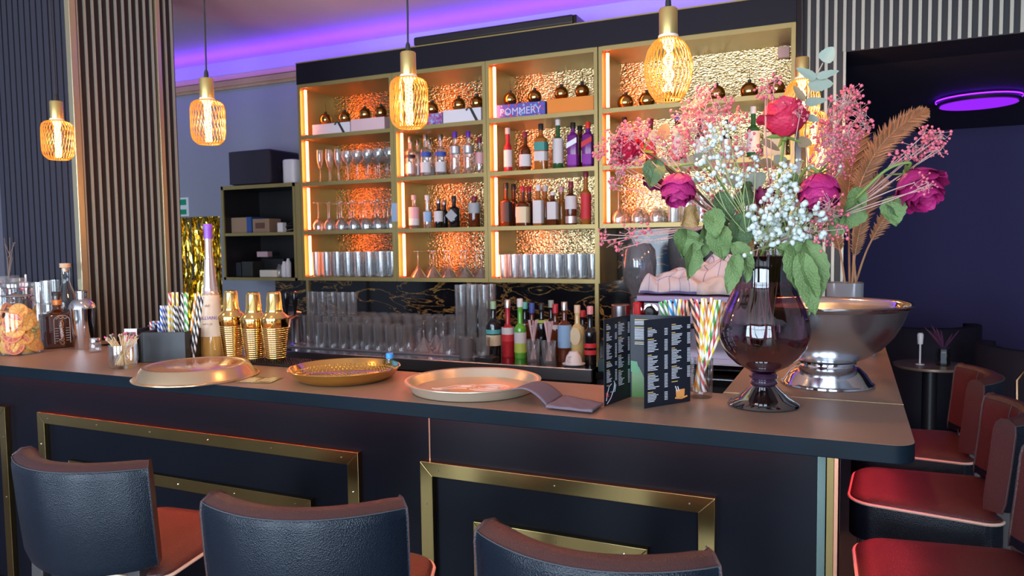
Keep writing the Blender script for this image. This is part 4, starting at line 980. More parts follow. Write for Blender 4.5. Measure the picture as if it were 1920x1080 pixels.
# herb jar, tall bottle
x = Xof(371, 1.99, 1.15)
t = thing('herb_glass', 'little glass with a green herb sprig beside the tall cream-label bottle', 'glass', (x, 1.985, TZ))
MB().shell([(0, .002), (.017, .002), (.018, .06)], 18).build('glass_bowl', M_glass, t)
mb = MB()
for k in range(60):
    z = .04+.12*random.random(); a = random.uniform(0, 6); mb.tube([(0.003*math.cos(a), 0, z), (.014*math.cos(a), .014*math.sin(a), z+.014)], .0009, 3)
mb.tube([(0, 0, .004), (0, 0, .17)], .0015, 5); mb.build('herb_sprig', mat('herb_green', (.12, .22, .06), .6), t)
x = Xof(397, 2.02, 1.2); yb = 2.02
t = thing('tall_bottle', 'very tall tapering bottle with purple cap and cream label, beside the gold shakers', 'bottle', (x, yb, TZ), rotz=.45)
fl = MB(); segs = 30; ver = []
Pz = [(0, 0), (.044, 0), (.046, .006), (.041, .082), (.0405, .086), (.030, .225), (.026, .232), (.026, .250), (.0235, .252), (.0165, .345), (.0165, .352), (.0135, .355), (.0125, .430), (0, .432)]
def flut(mb, P, seg=40, f=.05):
    vs = []; fs = []
    for r, z in P:
        for k in range(seg):
            a = 2*PI*k/seg; q = r*(1+f*.5*math.cos(a*10)); vs.append((q*math.cos(a), q*math.sin(a), z))
    for j in range(len(P)-1):
        for k in range(seg): k2 = (k+1) % seg; fs.append((j*seg+k, j*seg+k2, (j+1)*seg+k2, (j+1)*seg+k))
    return mb.add(vs, fs)
flut(MB(), Pz[:6]).build('body', mat('honey_liquor_glass', (.62, .34, .09), .06, coat=1), t)
flut(MB(), Pz[5:], f=.09).build('neck', mat('neck_glass', (.62, .50, .46), .05, .5, coat=1), t)
MB().shell([(.0438, .072), (.0318, .222)], 36).build('label_band', mat('cream_label', (.80, .66, .50), .6), t)
text_mesh('GALLIANO', .0175, Matrix.Translation((0, -.0385, .140)) @ Euler((-.08, 0, 0)).to_matrix().to_4x4() @ FRONT, mat('purple_print', (.16, .05, .35), .5), t)
text_mesh('VANILLA', .009, Matrix.Translation((0, -.0398, .118)) @ Euler((-.08, 0, 0)).to_matrix().to_4x4() @ FRONT, mat('brown_fine_print', (.35, .20, .15), .5), t)
text_mesh('del', .014, Matrix.Translation((0, -.0362, .185)) @ Euler((-.08, 0, 0)).to_matrix().to_4x4() @ FRONT, bpy.data.materials['brown_fine_print'], t)
MB().lathe([(0, .428), (.0155, .428), (.0155, .462), (.0165, .466), (.0165, .478), (.0145, .482), (0, .482)], 24).build('cap', mat('violet_cap', (.22, .08, .55), .35), t)
# gold shakers on a rubber bar mat
mx_ = atZ(520, 683, TZ)
t = thing('bar_mat', 'small black rubber bar mat under the gold shakers', 'mat', (mx_.x+.03, 1.93, TZ))
MB().box(-.14, .11, -.035, .075, 0, .008).build('rubber_base', M_black, t, smooth=False, bevel=.001)
mb = MB()
for i in range(23):
    for j in range(10): mb.box(-.136+.0107*i, -.131+.0107*i, -.033+.0107*j, -.028+.0107*j, .008, .012)
mb.build('rubber_nubs', M_black, t, smooth=False)
GZ = TZ+.0125; sg = 'gold cocktail shakers'
shaker('cocktail_shaker', 'ridged gold cocktail shaker, rightmost and nearest on the black mat', Xof(516, 1.945, 1.2), 1.945, GZ, .232, .0465, M_gold, grp=sg)
shaker('cocktail_shaker', 'ridged gold cocktail shaker, middle one of the front three', Xof(477, 1.975, 1.2), 1.975, GZ-.012, .238, .0465, M_gold, grp=sg)
shaker('cocktail_shaker', 'ridged gold cocktail shaker, leftmost beside the tall bottle', Xof(435, 2.005, 1.2), 2.005, GZ-.012, .240, .0465, M_gold, grp=sg)

# ---------------------------------------------------------------- trays and papers
def tray(label, px, py, R, H, Rb, m, inside=None, inverted=False, Yc=None, floor_m=None, z=TZ):
    c = atZ(px, py, z+H*.6)
    t = thing('serving_tray', label, 'tray', (c.x, Yc or c.y, z), group=None)
    P = [(0, .002), (Rb-.004, .002), (Rb, .0), (R-.006, H*.85), (R, H), (R+.002, H-.001), (R+.002, H-.004), (R-.002, H-.006)]
    return t, P
# upturned champagne tray
c = atZ(361, 700, TZ+.012)
t = thing('serving_tray', 'upturned champagne-coloured round tray overhanging the bar edge at left', 'tray', (c.x, c.y+.015, TZ))
R_ = .184
MB().lathe([(R_-.006, .0), (R_, .001), (R_, .004), (R_-.004, .0055), (R_-.010, .006), (R_-.027, .034), (R_-.032, .0385), (R_-.040, .0385), (R_-.043, .0365), (0, .0365)], 64).build('tray_body', M_champ, t)
MB().lathe([(0, .0367), (R_-.044, .0367), (R_-.045, .0371), (0, .0372)], 64).build('base_disc', mat('tan_lacquer', (.55, .25, .12), .18, .3, coat=.25), t)
# flyers
v = atZ(470, 712, TZ)
for i, (dx, rz, lab, m_) in enumerate(((-.02, .15, 'glossy flyer lying under another flyer between the trays', mat('flyer_dark', (.06, .045, .04), .25)), (.012, .28, 'glossy gold and dark flyer lying on top between the trays', mat('flyer_gold', (.30, .22, .08), .2, .3)))):
    o = MB().box(-.055, .055, -.04, .045, 0, .0008).build('flyer', m_, loc=(v.x+dx+.02, v.y, TZ+.001*i), smooth=False, rotz=rz); tag(o, lab, 'flyer', 'flyers between the trays')
    MB().box(-.045, -.005, -.03, .03, .0008, .0011).box(.005, .045, -.02, .028, .0008, .0011).build('printed_area', mat('flyer_print_%d' % i, (.55, .45, .25) if i else (.35, .2, .12), .3), o, smooth=False)
# hammered gold bowl tray
c = atZ(646, 698, TZ+.02)
t = thing('serving_tray', 'shiny gold round tray with patterned floor in the middle of the bar', 'tray', (c.x, c.y, TZ))
R_ = .164
MB().lathe([(0, .0), (.118, .0), (.128, .002), (.150, .016), (.163, .034), (.1655, .0365), (.164, .038), (.160, .036), (.147, .019), (.126, .006), (0, .004)], 64).build('tray_body', mat('brushed_gold', (.95, .66, .24), .14, 1), t)
mb = MB()
for rr, n_ in ((.122, 60), (.110, 54), (.098, 48), (.086, 42), (.074, 36), (.062, 30), (.05, 24), (.038, 18), (.026, 12), (.014, 6)):
    for k in range(n_):
        a = 2*PI*(k+(.5 if int(rr*1000)//12 % 2 else 0))/n_; mb.lathe([(.0045, .004), (.003, .0062), (0, .0066)], 6, (rr*math.cos(a), rr*math.sin(a), 0))
mb.build('dotted_pattern', M_gold, t)
mb = MB()
for rr, zz, n_ in ((.132, .0105, 64), (.140, .0165, 68), (.148, .023, 72)):
    for k in range(n_):
        a = 2*PI*k/n_; mb.ball((rr*math.cos(a), rr*math.sin(a), zz), .0026, 6, 4)
mb.build('rim_beads', M_gold, t)
# big beige tray with etched drawing
c = atZ(886, 716, TZ+.022)
t = thing('serving_tray', 'large beige-gold round tray with a pale line drawing on its floor', 'tray', (c.x, c.y+.004, TZ))
MB().lathe([(0, 0), (.160, 0), (.166, .002), (.176, .024), (.184, .0265), (.186, .0275), (.186, .030), (.182, .031), (.175, .029), (.163, .006), (0, .004)], 64).build('tray_body', mat('tray_beige', (.62, .50, .36), .3, .6), t)
MB().lathe([(0, .0042), (.161, .0042), (.162, .0048), (0, .0048)], 64).build('tray_floor', mat('tray_floor_tan', (.80, .40, .17), .35, .2), t)
mb = MB(); z_ = .0052
def stroke(pts, r=.0016): mb.tube([(x_, y_, z_) for x_, y_ in pts], r, 4)
def ell(cx_, cy_, a_, b_, t0=0, t1=2*PI, n_=24, ph=0): return [(cx_+a_*math.cos(t0+(t1-t0)*i/n_), cy_+b_*math.sin(t0+(t1-t0)*i/n_)) for i in range(n_+1)]
stroke(ell(.045, .02, .052, .040)); stroke(ell(.045, .02, .036, .026)); stroke(ell(.05, .016, .018, .012), .003)
stroke([(-.09, -.045), (-.07, -.02), (-.06, .01), (-.03, .02), (-.01, .035)]); stroke([(-.07, -.05), (-.05, -.03), (-.045, -.005), (-.02, .0), (.0, .015)])
stroke([(-.05, -.028), (-.025, -.018), (-.01, -.02)]); stroke([(-.04, .005), (-.02, .012), (-.008, .008)], .0028); stroke([(.0, -.02), (.02, -.03), (.045, -.032), (.07, -.02)], .002)
stroke([(.03, -.045), (.04, -.06), (.06, -.055), (.07, -.04)]); stroke([(-.1, -.05), (-.085, -.055), (-.07, -.05)], .0026)
mb.build('line_drawing', mat('pale_drawing', (.85, .58, .48), .5), t)
# dark napkins
def cloth_sheet(name, label, P0, P1, P2, P3, m, cat_, curve, th=.003, grp=None):
    def fn(u, v):
        a = Vector(P0).lerp(Vector(P1), u); b_ = Vector(P3).lerp(Vector(P2), u); p = a.lerp(b_, v); return p+Vector((0, 0, curve(u, v)))
    o = MB().grid(fn, 24, 10).build(name, m, solid=th); return tag(o, label, cat_, grp)
M_nap = mat('mauve_napkin', (.17, .13, .17), .8, bump=(900, .2, 'n'))
a0, a1, a2, a3 = atZ(960, 733, TZ+.028), atZ(1025, 762, TZ+.003), atZ(1055, 743, TZ+.003), atZ(990, 722, TZ+.028)
cloth_sheet('napkin', 'dark mauve paper napkin arching from the beige tray rim down to the bar', a0, a1, a2, a3, M_nap, 'napkin', lambda u, v: .018*math.sin(PI*min(1, u*1.02))**.8+.002)
b0_, b1_, b2x, b3_ = atZ(1023, 765, TZ+.004), atZ(1110, 774, TZ+.004), atZ(1131, 759, TZ+.004), atZ(1058, 744, TZ+.004)
cloth_sheet('napkin', 'dark mauve folded paper napkin lying flat in front of the menu', b0_, b1_, b2x, b3_, M_nap, 'napkin', lambda u, v: .003+.0015*math.sin(u*14+v*5)*math.sin(v*9), th=.005)

# ---------------------------------------------------------------- tri-fold menu
A = atZ(1133, 762, TZ); B = atZ(1182, 744, TZ); Dn = atZ(1208, 766, TZ); Cn = atZ(1294, 752, TZ)
Hm = .212
t = thing('drinks_menu', 'black folded drinks menu standing open like a screen on the bar', 'menu', (B.x, B.y, TZ))
M_menu = mat('menu_black', (.012, .014, .022), .38, spec=.3); M_mw = mat('menu_white_print', (.75, .75, .78), .4); M_my = mat('menu_gold_print', (.75, .48, .12), .4); M_mg = mat('menu_green', (.07, .18, .02), .3); M_mo = mat('menu_amber', (.85, .35, .10), .3); M_mgl = mat('menu_grey', (.45, .47, .52), .3); M_mgl2 = mat('menu_bottle_green', (.02, .22, .05), .3)
def panel(p0, p1, seedn, cols, name='menu_panel'):
    p0 = Vector((p0.x, p0.y, 0))-Vector((B.x, B.y, 0)); p1 = Vector((p1.x, p1.y, 0))-Vector((B.x, B.y, 0)); d = (p1-p0); wlen = d.length; d.normalize(); n_ = Vector((d.y, -d.x, 0))
    if n_.y > 0 and abs(n_.y) > .05 or (abs(n_.y) <= .05 and n_.x < 0): n_ = -n_
    def pt(s, z, off): return p0+d*s+n_*off+Vector((0, 0, z))
    mb = MB(); 
    vs = [pt(s, z, o_) for o_ in (.0006, -.0006) for s, z in ((0, 0), (wlen, 0), (wlen, Hm), (0, Hm))]
    mb.add(vs, [(0, 1, 2, 3), (7, 6, 5, 4), (0, 4, 5, 1), (1, 5, 6, 2), (2, 6, 7, 3), (3, 7, 4, 0)])
    pn = mb.build(name, [M_menu], t, smooth=False)
    white, gold = MB(), MB(); random.seed(seedn)
    def rect(q, s0, s1, z0, z1, off=.0010): q.add([pt(s0, z0, off), pt(s1, z0, off), pt(s1, z1, off), pt(s0, z1, off)], [(0, 1, 2, 3)])
    for (c0, c1, price, ztop, zbot) in cols:
        z = ztop; left = 0
        while z > zbot:
            if left <= 0:
                rect(gold, wlen*c0, wlen*(c0+(c1-c0)*random.uniform(.25, .5)), z-.0016, z+.0004); z -= .0040; left = random.choice((3, 5, 8, 10)); continue
            ln = random.uniform(.35, .85); rect(white, wlen*c0, wlen*(c0+(c1-c0)*ln), z-.0016, z)
            if price: rect(white, wlen*(price-.025), wlen*(price+.045), z-.0015, z)
            z -= .0036; left -= 1
            if left == 0: z -= .005
    white.build('white_print', M_mw, pn, smooth=False); gold.build('gold_print', M_my, pn, smooth=False)
    return pn, pt, wlen
p, pt, wl_ = panel(A, B, 1, ((.08, .34, .42, .198, .045), (.52, .80, .92, .198, .04)))
mb = MB(); 
mb.tube([pt(.012, .004, .0012), pt(.03, .015, .0012), pt(.045, .034, .0012), pt(.05, .05, .0012)], .0012, 4).tube([pt(.008, .012, .0012), pt(.014, .03, .0012), pt(.022, .045, .0012), pt(.035, .05, .0012)], .001, 4).tube([pt(.03, .03, .0012), pt(.05, .028, .0012), pt(.055, .045, .0012), pt(.046, .055, .0012)], .001, 4)
mb.build('cocktail_drawing', M_mgl, p); 
mb = MB()
for k in range(7): mb.ball(pt(.010+.004*(k % 3), .022+.004*(k//3), .001), .0018, 6, 4)
mb.build('red_berries', L['red'], p)
Cb = Vector((Cn.x, Cn.y, 0))+Vector((-.004, .006, 0))
p, pt, wl_ = panel(B, Cb, 2, ((.08, .60, None, .200, .135),))
mb = MB(); w0 = wl_*.30
mb.add([pt(.004, 0, .0009), pt(w0, 0, .0009), pt(w0, .028, .0009), pt(w0*.72, .060, .0009), pt(w0*.52, .078, .0009), pt(.004, .090, .0009)], [(0, 1, 2, 3, 4, 5)])
mb.build('bottle_picture', M_mg, p, smooth=False)
MB().add([pt(.002, .066, .0012), pt(w0*.56, .060, .0012), pt(w0*.40, .092, .0012), pt(.002, .094, .0012)], [(0, 1, 2, 3)]).build('bottle_neck_picture', M_mgl2, p, smooth=False)
p, pt, wl_ = panel(Dn, Cn, 3, ((.07, .36, .45, .192, .012), (.58, .86, .95, .196, .052)))
mb = MB().tube([pt(wl_*.66, .014, .001), pt(wl_*.80, .011, .001), pt(wl_*.92, .015, .001)], .0022, 5)
mb.add([pt(wl_*.68, .014, .0013), pt(wl_*.86, .014, .0013), pt(wl_*.87, .034, .0013), pt(wl_*.67, .034, .0013)], [(0, 1, 2, 3)])
mb.build('amber_drink_picture', M_mo, p, smooth=False)
MB().tube([pt(wl_*.70, .030, .0015), pt(wl_*.66, .043, .0015)], .0012, 4).tube([pt(wl_*.74, .030, .0015), pt(wl_*.71, .042, .0015)], .0012, 4).build('ice_picture', M_mw, p)

# ---------------------------------------------------------------- glasses of striped straws
def straw_glass(px, yb_, label, Rg=.031, Hg=.098):
    x_ = Xof(px, yb_, 1.12)
    t = thing('straw_glass', label, 'glass', (x_, yb_, TZ))
    MB().shell([(0, .0), (Rg*.9, 0), (Rg*.93, .003), (Rg, Hg), (Rg-.0022, Hg), (Rg*.84, .015), (0, .013)], 28).build('glass_bowl', glass('cut_glass', (.95, .96, .96), .08, .55) if 'cut_glass' not in bpy.data.materials else bpy.data.materials['cut_glass'], t)
    return Vector((x_, yb_, TZ))
g1 = straw_glass(1314, 1.905, 'clear glass of striped straws right behind the menu edge')
g2 = straw_glass(1262, 1.925, 'clear glass of striped straws hidden behind the menu', .030)
random.seed(23)
def fan(g, lst, where, gname, rb=.016):
    for i, (px, py, nm, dy) in enumerate(lst):
        top = atY(px, py, g.y+dy)
        off = (top-g); off.z = 0
        if off.length > 1e-4: off.normalize()
        L_ = .197
        bot = g+Vector((-off.x*rb, -off.y*rb, .015)); d = (top-bot).normalized()
        # keep the straw inside the rim
        k = (g+Vector((0, 0, .095))).z-bot.z; pr = bot+d*(k/d.z); e = pr-g; e.z = 0
        if e.length > .024: sh = e*(1-.024/e.length); bot = bot-sh; d = (top-bot).normalized()
        straw(nm, bot, bot+d*((top-bot).length), where, gname=gname)
fan(g2, [(1238, 566, 'green', 0), (1247, 563, 'green', .012), (1256, 562, 'sky', -.01), (1267, 561, 'sky', .01), (1276, 561, 'yellow', -.008), (1284, 562, 'red', .012), (1291, 563, 'blackorange', -.01), (1298, 560, 'blackorange', .01)], 'fanning out behind the menu', 'fanning out behind the menu')
fan(g1, [(1296, 560, 'blackorange', .012), (1306, 562, 'red', .02), (1318, 559, 'yellow', -.012), (1324, 560, 'orange', .018), (1335, 558, 'orange', .01), (1342, 562, 'yellow', -.018), (1350, 562, 'green', -.010), (1357, 566, 'orange', .015), (1366, 566, 'red', -.012), (1372, 578, 'yellow', .0)], 'in the glass beside the menu', 'in the glass beside the menu')
# small bottle with blue cap behind the gold tray
x = Xof(731, 1.945, 1.12)
bottle('little clear bottle with bright blue cap behind the gold tray', x, 1.945, TZ, atY(731, 662, 1.945).z-TZ, .0125, 'clear', cm('cap_bright_blue', (.03, .30, .85)), L['white'], (.1, .4), neck=.35, nr=.0095, cap_h=.28)
#PART4
# ---------------------------------------------------------------- glass vase and steel bowl on the corner of the bar
VX, VY = -.188, 1.862
t = thing('vase', 'tall smoky purple footed glass vase holding the dried bouquet', 'vase', (VX, VY, TZ))
P1 = [(.081, 0), (.083, .003), (.080, .008), (.060, .020), (.044, .034), (.031, .046), (.027, .052)]
MB().lathe([(0, 0)]+P1+[(0, .052)], 48).build('foot', M_vase_dark, t)
MB().lathe([(0, .05), (.030, .051), (.0335, .056), (.031, .061), (.0275, .064), (.0325, .069), (.033, .073), (.028, .079), (0, .08)], 40).build('neck_rings', mat('dark_glass_ring', (.03, .012, .03), .04, coat=1), t)
def fluted(P, f, k_=14, seg=84):
    vs = []; fs = []
    for r, z in P:
        amp = f*max(0, min(1, (z-.16)/.06))
        for k in range(seg):
            a = 2*PI*k/seg; q = r*(1+amp*math.cos(a*k_)); vs.append((q*math.cos(a), q*math.sin(a), z))
    for j in range(len(P)-1):
        for k in range(seg): k2 = (k+1) % seg; fs.append((j*seg+k, j*seg+k2, (j+1)*seg+k2, (j+1)*seg+k))
    return MB().add(vs, fs)
bul = [(.0, .081), (.030, .082), (.042, .090), (.062, .100), (.082, .118), (.096, .140), (.1045, .165), (.1055, .185), (.101, .210), (.092, .235), (.081, .258), (.073, .275), (.0695, .288), (.069, .300)]
fluted(bul, .012).build('bulb', M_vase, t)
fluted([(.069, .300), (.0685, .315), (.070, .335), (.0735, .352), (.076, .360)], .018).build('rim_band', M_vase_dark, t)
MB().lathe([(0, .083), (.05, .094), (.085, .125), (.097, .148), (.0, .149)], 40).build('water', glass('murky_water', (.85, .75, .70), .03, .1), t)

t = thing('punch_bowl', 'large polished steel bowl on a flared pedestal foot behind the purple vase', 'bowl', (-.056, 2.2, TZ))
Pb = [(.060, .064), (.075, .066), (.100, .078), (.135, .102), (.165, .138), (.184, .172), (.194, .200), (.200, .212), (.216, .222), (.2165, .2245), (.213, .2250), (.198, .216), (.190, .200), (.180, .172), (.160, .138), (.130, .105), (.095, .082), (0, .078)]
MB().lathe([(0, .062)]+Pb[:7]+[(.199, .210)], 72).build('bowl_body', mat('satin_steel', (.72, .76, .80), .26, 1), t)
MB().lathe([(.199, .2095)]+Pb[8:], 72).build('bowl_rim_and_inside', M_chrome, t)
MB().lathe([(0, 0), (.118, 0), (.120, .002), (.119, .006), (.112, .010), (.100, .030), (.082, .048), (.070, .052), (.068, .057), (.074, .060), (.074, .064), (.0, .065)], 64).build('pedestal_foot', M_chrome, t)

# things behind the bowl on the side wing
t = thing('straw_cup', 'clear cup packed with pale pink straws behind the steel bowl', 'cup', (-.055, 2.62, TZ))
MB().shell([(0, .003), (.032, .003), (.038, .13), (.039, .13)], 24).build('cup_body', M_glass, t)
M_pstr = mat('pale_pink_straw', (.62, .45, .48), .5); mb = MB(); mb.tube([(0, 0, 0), (0, 0, .20)], .0032, 8, cap=False); ps = mb.build('drinking_straw', M_pstr)
random.seed(41)
for i in range(26):
    o = ps if i == 0 else ps.copy()
    if i: C.objects.link(o)
    a = random.uniform(0, 6.28); r_ = .026*math.sqrt(random.random()); o.location = (-.055+r_*.6*math.cos(a), 2.62+r_*.6*math.sin(a), TZ+.005); o.rotation_euler = (-math.sin(a)*r_*3.2, math.cos(a)*r_*3.2, 0)
    tag(o, 'pale pink drinking straw in the cup behind the steel bowl', 'straw', 'pale pink straws in the cup')
t = thing('plant_pot', 'square grey glass pot holding the dried palm leaves', 'pot', (-.018, 2.92, TZ))
MB().lathe([(0, 0), (.055, 0), (.058, .005), (.061, .24), (.056, .24), (.053, .02), (0, .02)], 24, sq=6).build('pot_body', mat('grey_glass_pot', (.20, .22, .25), .15), t)
t = thing('jar', 'small jar with a brown lid right of the grey glass pot', 'jar', (.055, 2.78, TZ))
MB().lathe([(0, 0), (.026, 0), (.028, .005), (.028, .125), (0, .125)], 20).build('jar_body', mat('steel_grey_glass', (.22, .25, .28), .15), t)
MB().lathe([(0, .125), (.029, .125), (.029, .158), (.026, .162), (0, .162)], 20).build('lid', mat('brown_lid', (.25, .14, .06), .4, .3), t)

# ---------------------------------------------------------------- dried palm leaves
M_palm = mat('dried_palm', (.25, .12, .055), .65, vary=.35, vscale=12); M_palm2 = mat('dried_palm_stem', (.36, .22, .12), .6)
def dirv(dx, dy, dn=0):  # dx right in the picture plane, dy up, dn towards the camera (metres)
    return Vector((.91*dx, -.0*dx, 0))+Vector((0, .41*dx, 0))+Vector((0, 0, dy))+Vector((.41*dn, -.91*dn, 0))
def palm_leaf(label, pts, w_, Y, n_=46, cup=.35, seed_=1):
    """pts: picture points of the rib from the pot upwards; leaflets from index frac f0"""
    random.seed(seed_)
    P = [atY(x_, y_, Y+dy_) for x_, y_, dy_ in pts]
    Q = []
    for i in range(len(P)-1):
        p0, p1, p2, p3 = P[max(i-1, 0)], P[i], P[i+1], P[min(i+2, len(P)-1)]
        for k in range(10):
            u = k/10; Q.append(.5*((2*p1)+(p2-p0)*u+(2*p0-5*p1+4*p2-p3)*u*u+(3*p1-p0-3*p2+p3)*u**3))
    Q.append(P[-1])
    o0 = P[0]
    t = thing('dried_palm_leaf', label, 'dried leaf', tuple(o0), group='dried palm leaves')
    MB().tube([q-o0 for q in Q], [.0042*(1-.7*i/len(Q)) for i in range(len(Q))], 6).build('rib', M_palm2, t)
    mb = MB(); N = len(Q); f0 = .34
    nrm = Vector((.41, -.91, 0))
    for i in range(n_):
        f = f0+(1-f0)*(i/n_); q = f*(N-1); a = int(q); p = Q[a].lerp(Q[min(a+1, N-1)], q-a); tg = (Q[min(a+1, N-1)]-Q[max(a-1, 0)]).normalized()
        sd = tg.cross(nrm).normalized()
        ww = w_*(math.sin(PI*min(1, .12+.88*(f-f0)/(1-f0)))**.6)*(1-.35*(f-f0)/(1-f0))
        for s_ in (-1, 1):
            d = (tg*.85+sd*s_*.8+nrm*random.uniform(-.1, .25)).normalized(); L_ = ww*random.uniform(.85, 1.1)
            e1 = p+d*L_*.55+nrm*cup*L_*.12; e2 = p+d*L_+nrm*cup*L_*.02-Vector((0, 0, .1*L_))
            wd = .0034
            mb.add([p-o0-tg*wd, p-o0+tg*wd, e1-o0+tg*wd*1.3, e1-o0-tg*wd*1.3, e2-o0], [(0, 1, 2, 3), (3, 2, 4)])
            mb.add([p-o0+tg*wd, e1-o0+tg*wd*1.3, e1-o0+tg*wd*2+nrm*.003, p-o0+tg*wd*2+nrm*.003], [(0, 1, 2, 3)])
    mb.build('leaflets', M_palm, t, smooth=False)
palm_leaf('dried palm leaf sweeping far out to the upper right above the pot', [(1605, 535, 0), (1600, 440, 0), (1612, 350, -.02), (1650, 275, -.03), (1700, 228, -.03), (1738, 208, -.03)], .085, 2.92, 60, seed_=1)
palm_leaf('broad upright dried palm leaf above the middle of the pot', [(1593, 535, 0), (1592, 450, .02), (1590, 370, .02), (1600, 300, .02), (1612, 248, .02)], .13, 2.95, 46, seed_=2)
palm_leaf('small dried palm leaf pointing up to the left of the pot', [(1585, 535, 0), (1575, 470, 0), (1560, 420, .01), (1553, 380, .01)], .06, 2.90, 26, seed_=3)
palm_leaf('dried palm leaf bending low to the right beside the purple rose leaf', [(1603, 535, 0), (1625, 470, 0), (1652, 420, 0), (1672, 390, 0), (1668, 372, 0)], .06, 2.94, 24, seed_=4)
palm_leaf('dried palm leaf fanning right behind the magenta rose', [(1597, 535, 0), (1605, 440, .03), (1625, 370, .03), (1655, 335, .03)], .10, 2.97, 34, seed_=5)
palm_leaf('short dried palm leaf standing at the front of the pot', [(1598, 535, 0), (1603, 480, -.02), (1612, 430, -.02), (1620, 395, -.02)], .05, 2.89, 24, seed_=6)

# ---------------------------------------------------------------- the bouquet
MO = Vector((VX, VY, TZ+.36))              # middle of the vase mouth
M_stem_g = mat('rose_stem_green', (.16, .24, .05), .5, vary=.2, vscale=30); M_stem_d = mat('rose_stem_dark', (.07, .05, .03), .6); M_leaf = mat('dry_rose_leaf', (.14, .22, .07), .62, bump=(220, .5, 'n'), vary=.35, vscale=25)
M_leaf2 = mat('dry_rose_leaf_dark', (.09, .15, .06), .62, bump=(220, .5, 'n'), vary=.35, vscale=25); M_leaf_br = mat('browned_leaf', (.38, .22, .08), .6, bump=(200, .4, 'n'), vary=.3, vscale=25)
M_euc = mat('eucalyptus_leaf', (.30, .35, .27), .6, vary=.15, vscale=25); M_euc_br = mat('brown_eucalyptus_leaf', (.28, .19, .10), .6, vary=.2, vscale=25)
M_rosered = mat('dried_rose_red', (.55, .015, .06), .55, vary=.3, vscale=40, bump=(140, .35, 'n')); M_rosemag = mat('dried_rose_magenta', (.42, .012, .14), .55, vary=.3, vscale=40, bump=(140, .35, 'n')); M_rosedk = mat('dried_rose_wine', (.22, .008, .07), .55, vary=.3, vscale=40)
def spline(P, k_=8):
    Q = []
    for i in range(len(P)-1):
        p0, p1, p2, p3 = P[max(i-1, 0)], P[i], P[i+1], P[min(i+2, len(P)-1)]
        for k in range(k_):
            u = k/k_; Q.append(.5*((2*p1)+(p2-p0)*u+(2*p0-5*p1+4*p2-p3)*u*u+(3*p1-p0-3*p2+p3)*u**3))
    Q.append(P[-1]); return Q
def add_leaf(mb, p, d, L_, W_, droop=.3, fold=.25, roll=0, org=Vector((0, 0, 0)), round_=False, n_=None, wav=.0):
    d = d.normalized(); nrm = n_ or Vector((.41, -.91, .15)); s_ = d.cross(nrm).normalized(); s_ = (Matrix.Rotation(roll, 3, d) @ s_); up = s_.cross(d).normalized()
    ph = random.uniform(0, 6)
    def fn(u, v):
        wpf = math.sin(PI*min(1, v)**(.8 if not round_ else .62))**(.75 if not round_ else .6) if 0 < v < 1 else 0
        x_ = (u-.5)*2; w0 = W_*.5*wpf*(1+.06*math.sin(v*40))
        return p-org + d*(L_*v) + s_*(x_*w0) + up*(fold*abs(x_)*w0 - droop*L_*v*v*.35 + wav*math.sin(v*9+ph+x_*2)*W_*.12) - Vector((0, 0, droop*L_*v*v*.5))
    mb.grid(fn, 6, 12); 
def leaf_obj(par, px, py, Y, dx, dy, L_, W_, m, label=None, droop=.25, fold=.3, roll=0, dn=.0, org=None, wav=.6):
    p = atY(px, py, Y); mb = MB(); add_leaf(mb, p, dirv(dx, dy, dn), L_, W_, droop, fold, roll, Vector(par.location), wav=wav)
    o = mb.build('leaf', m, par); 
    if label: o['label'] = label
    return o
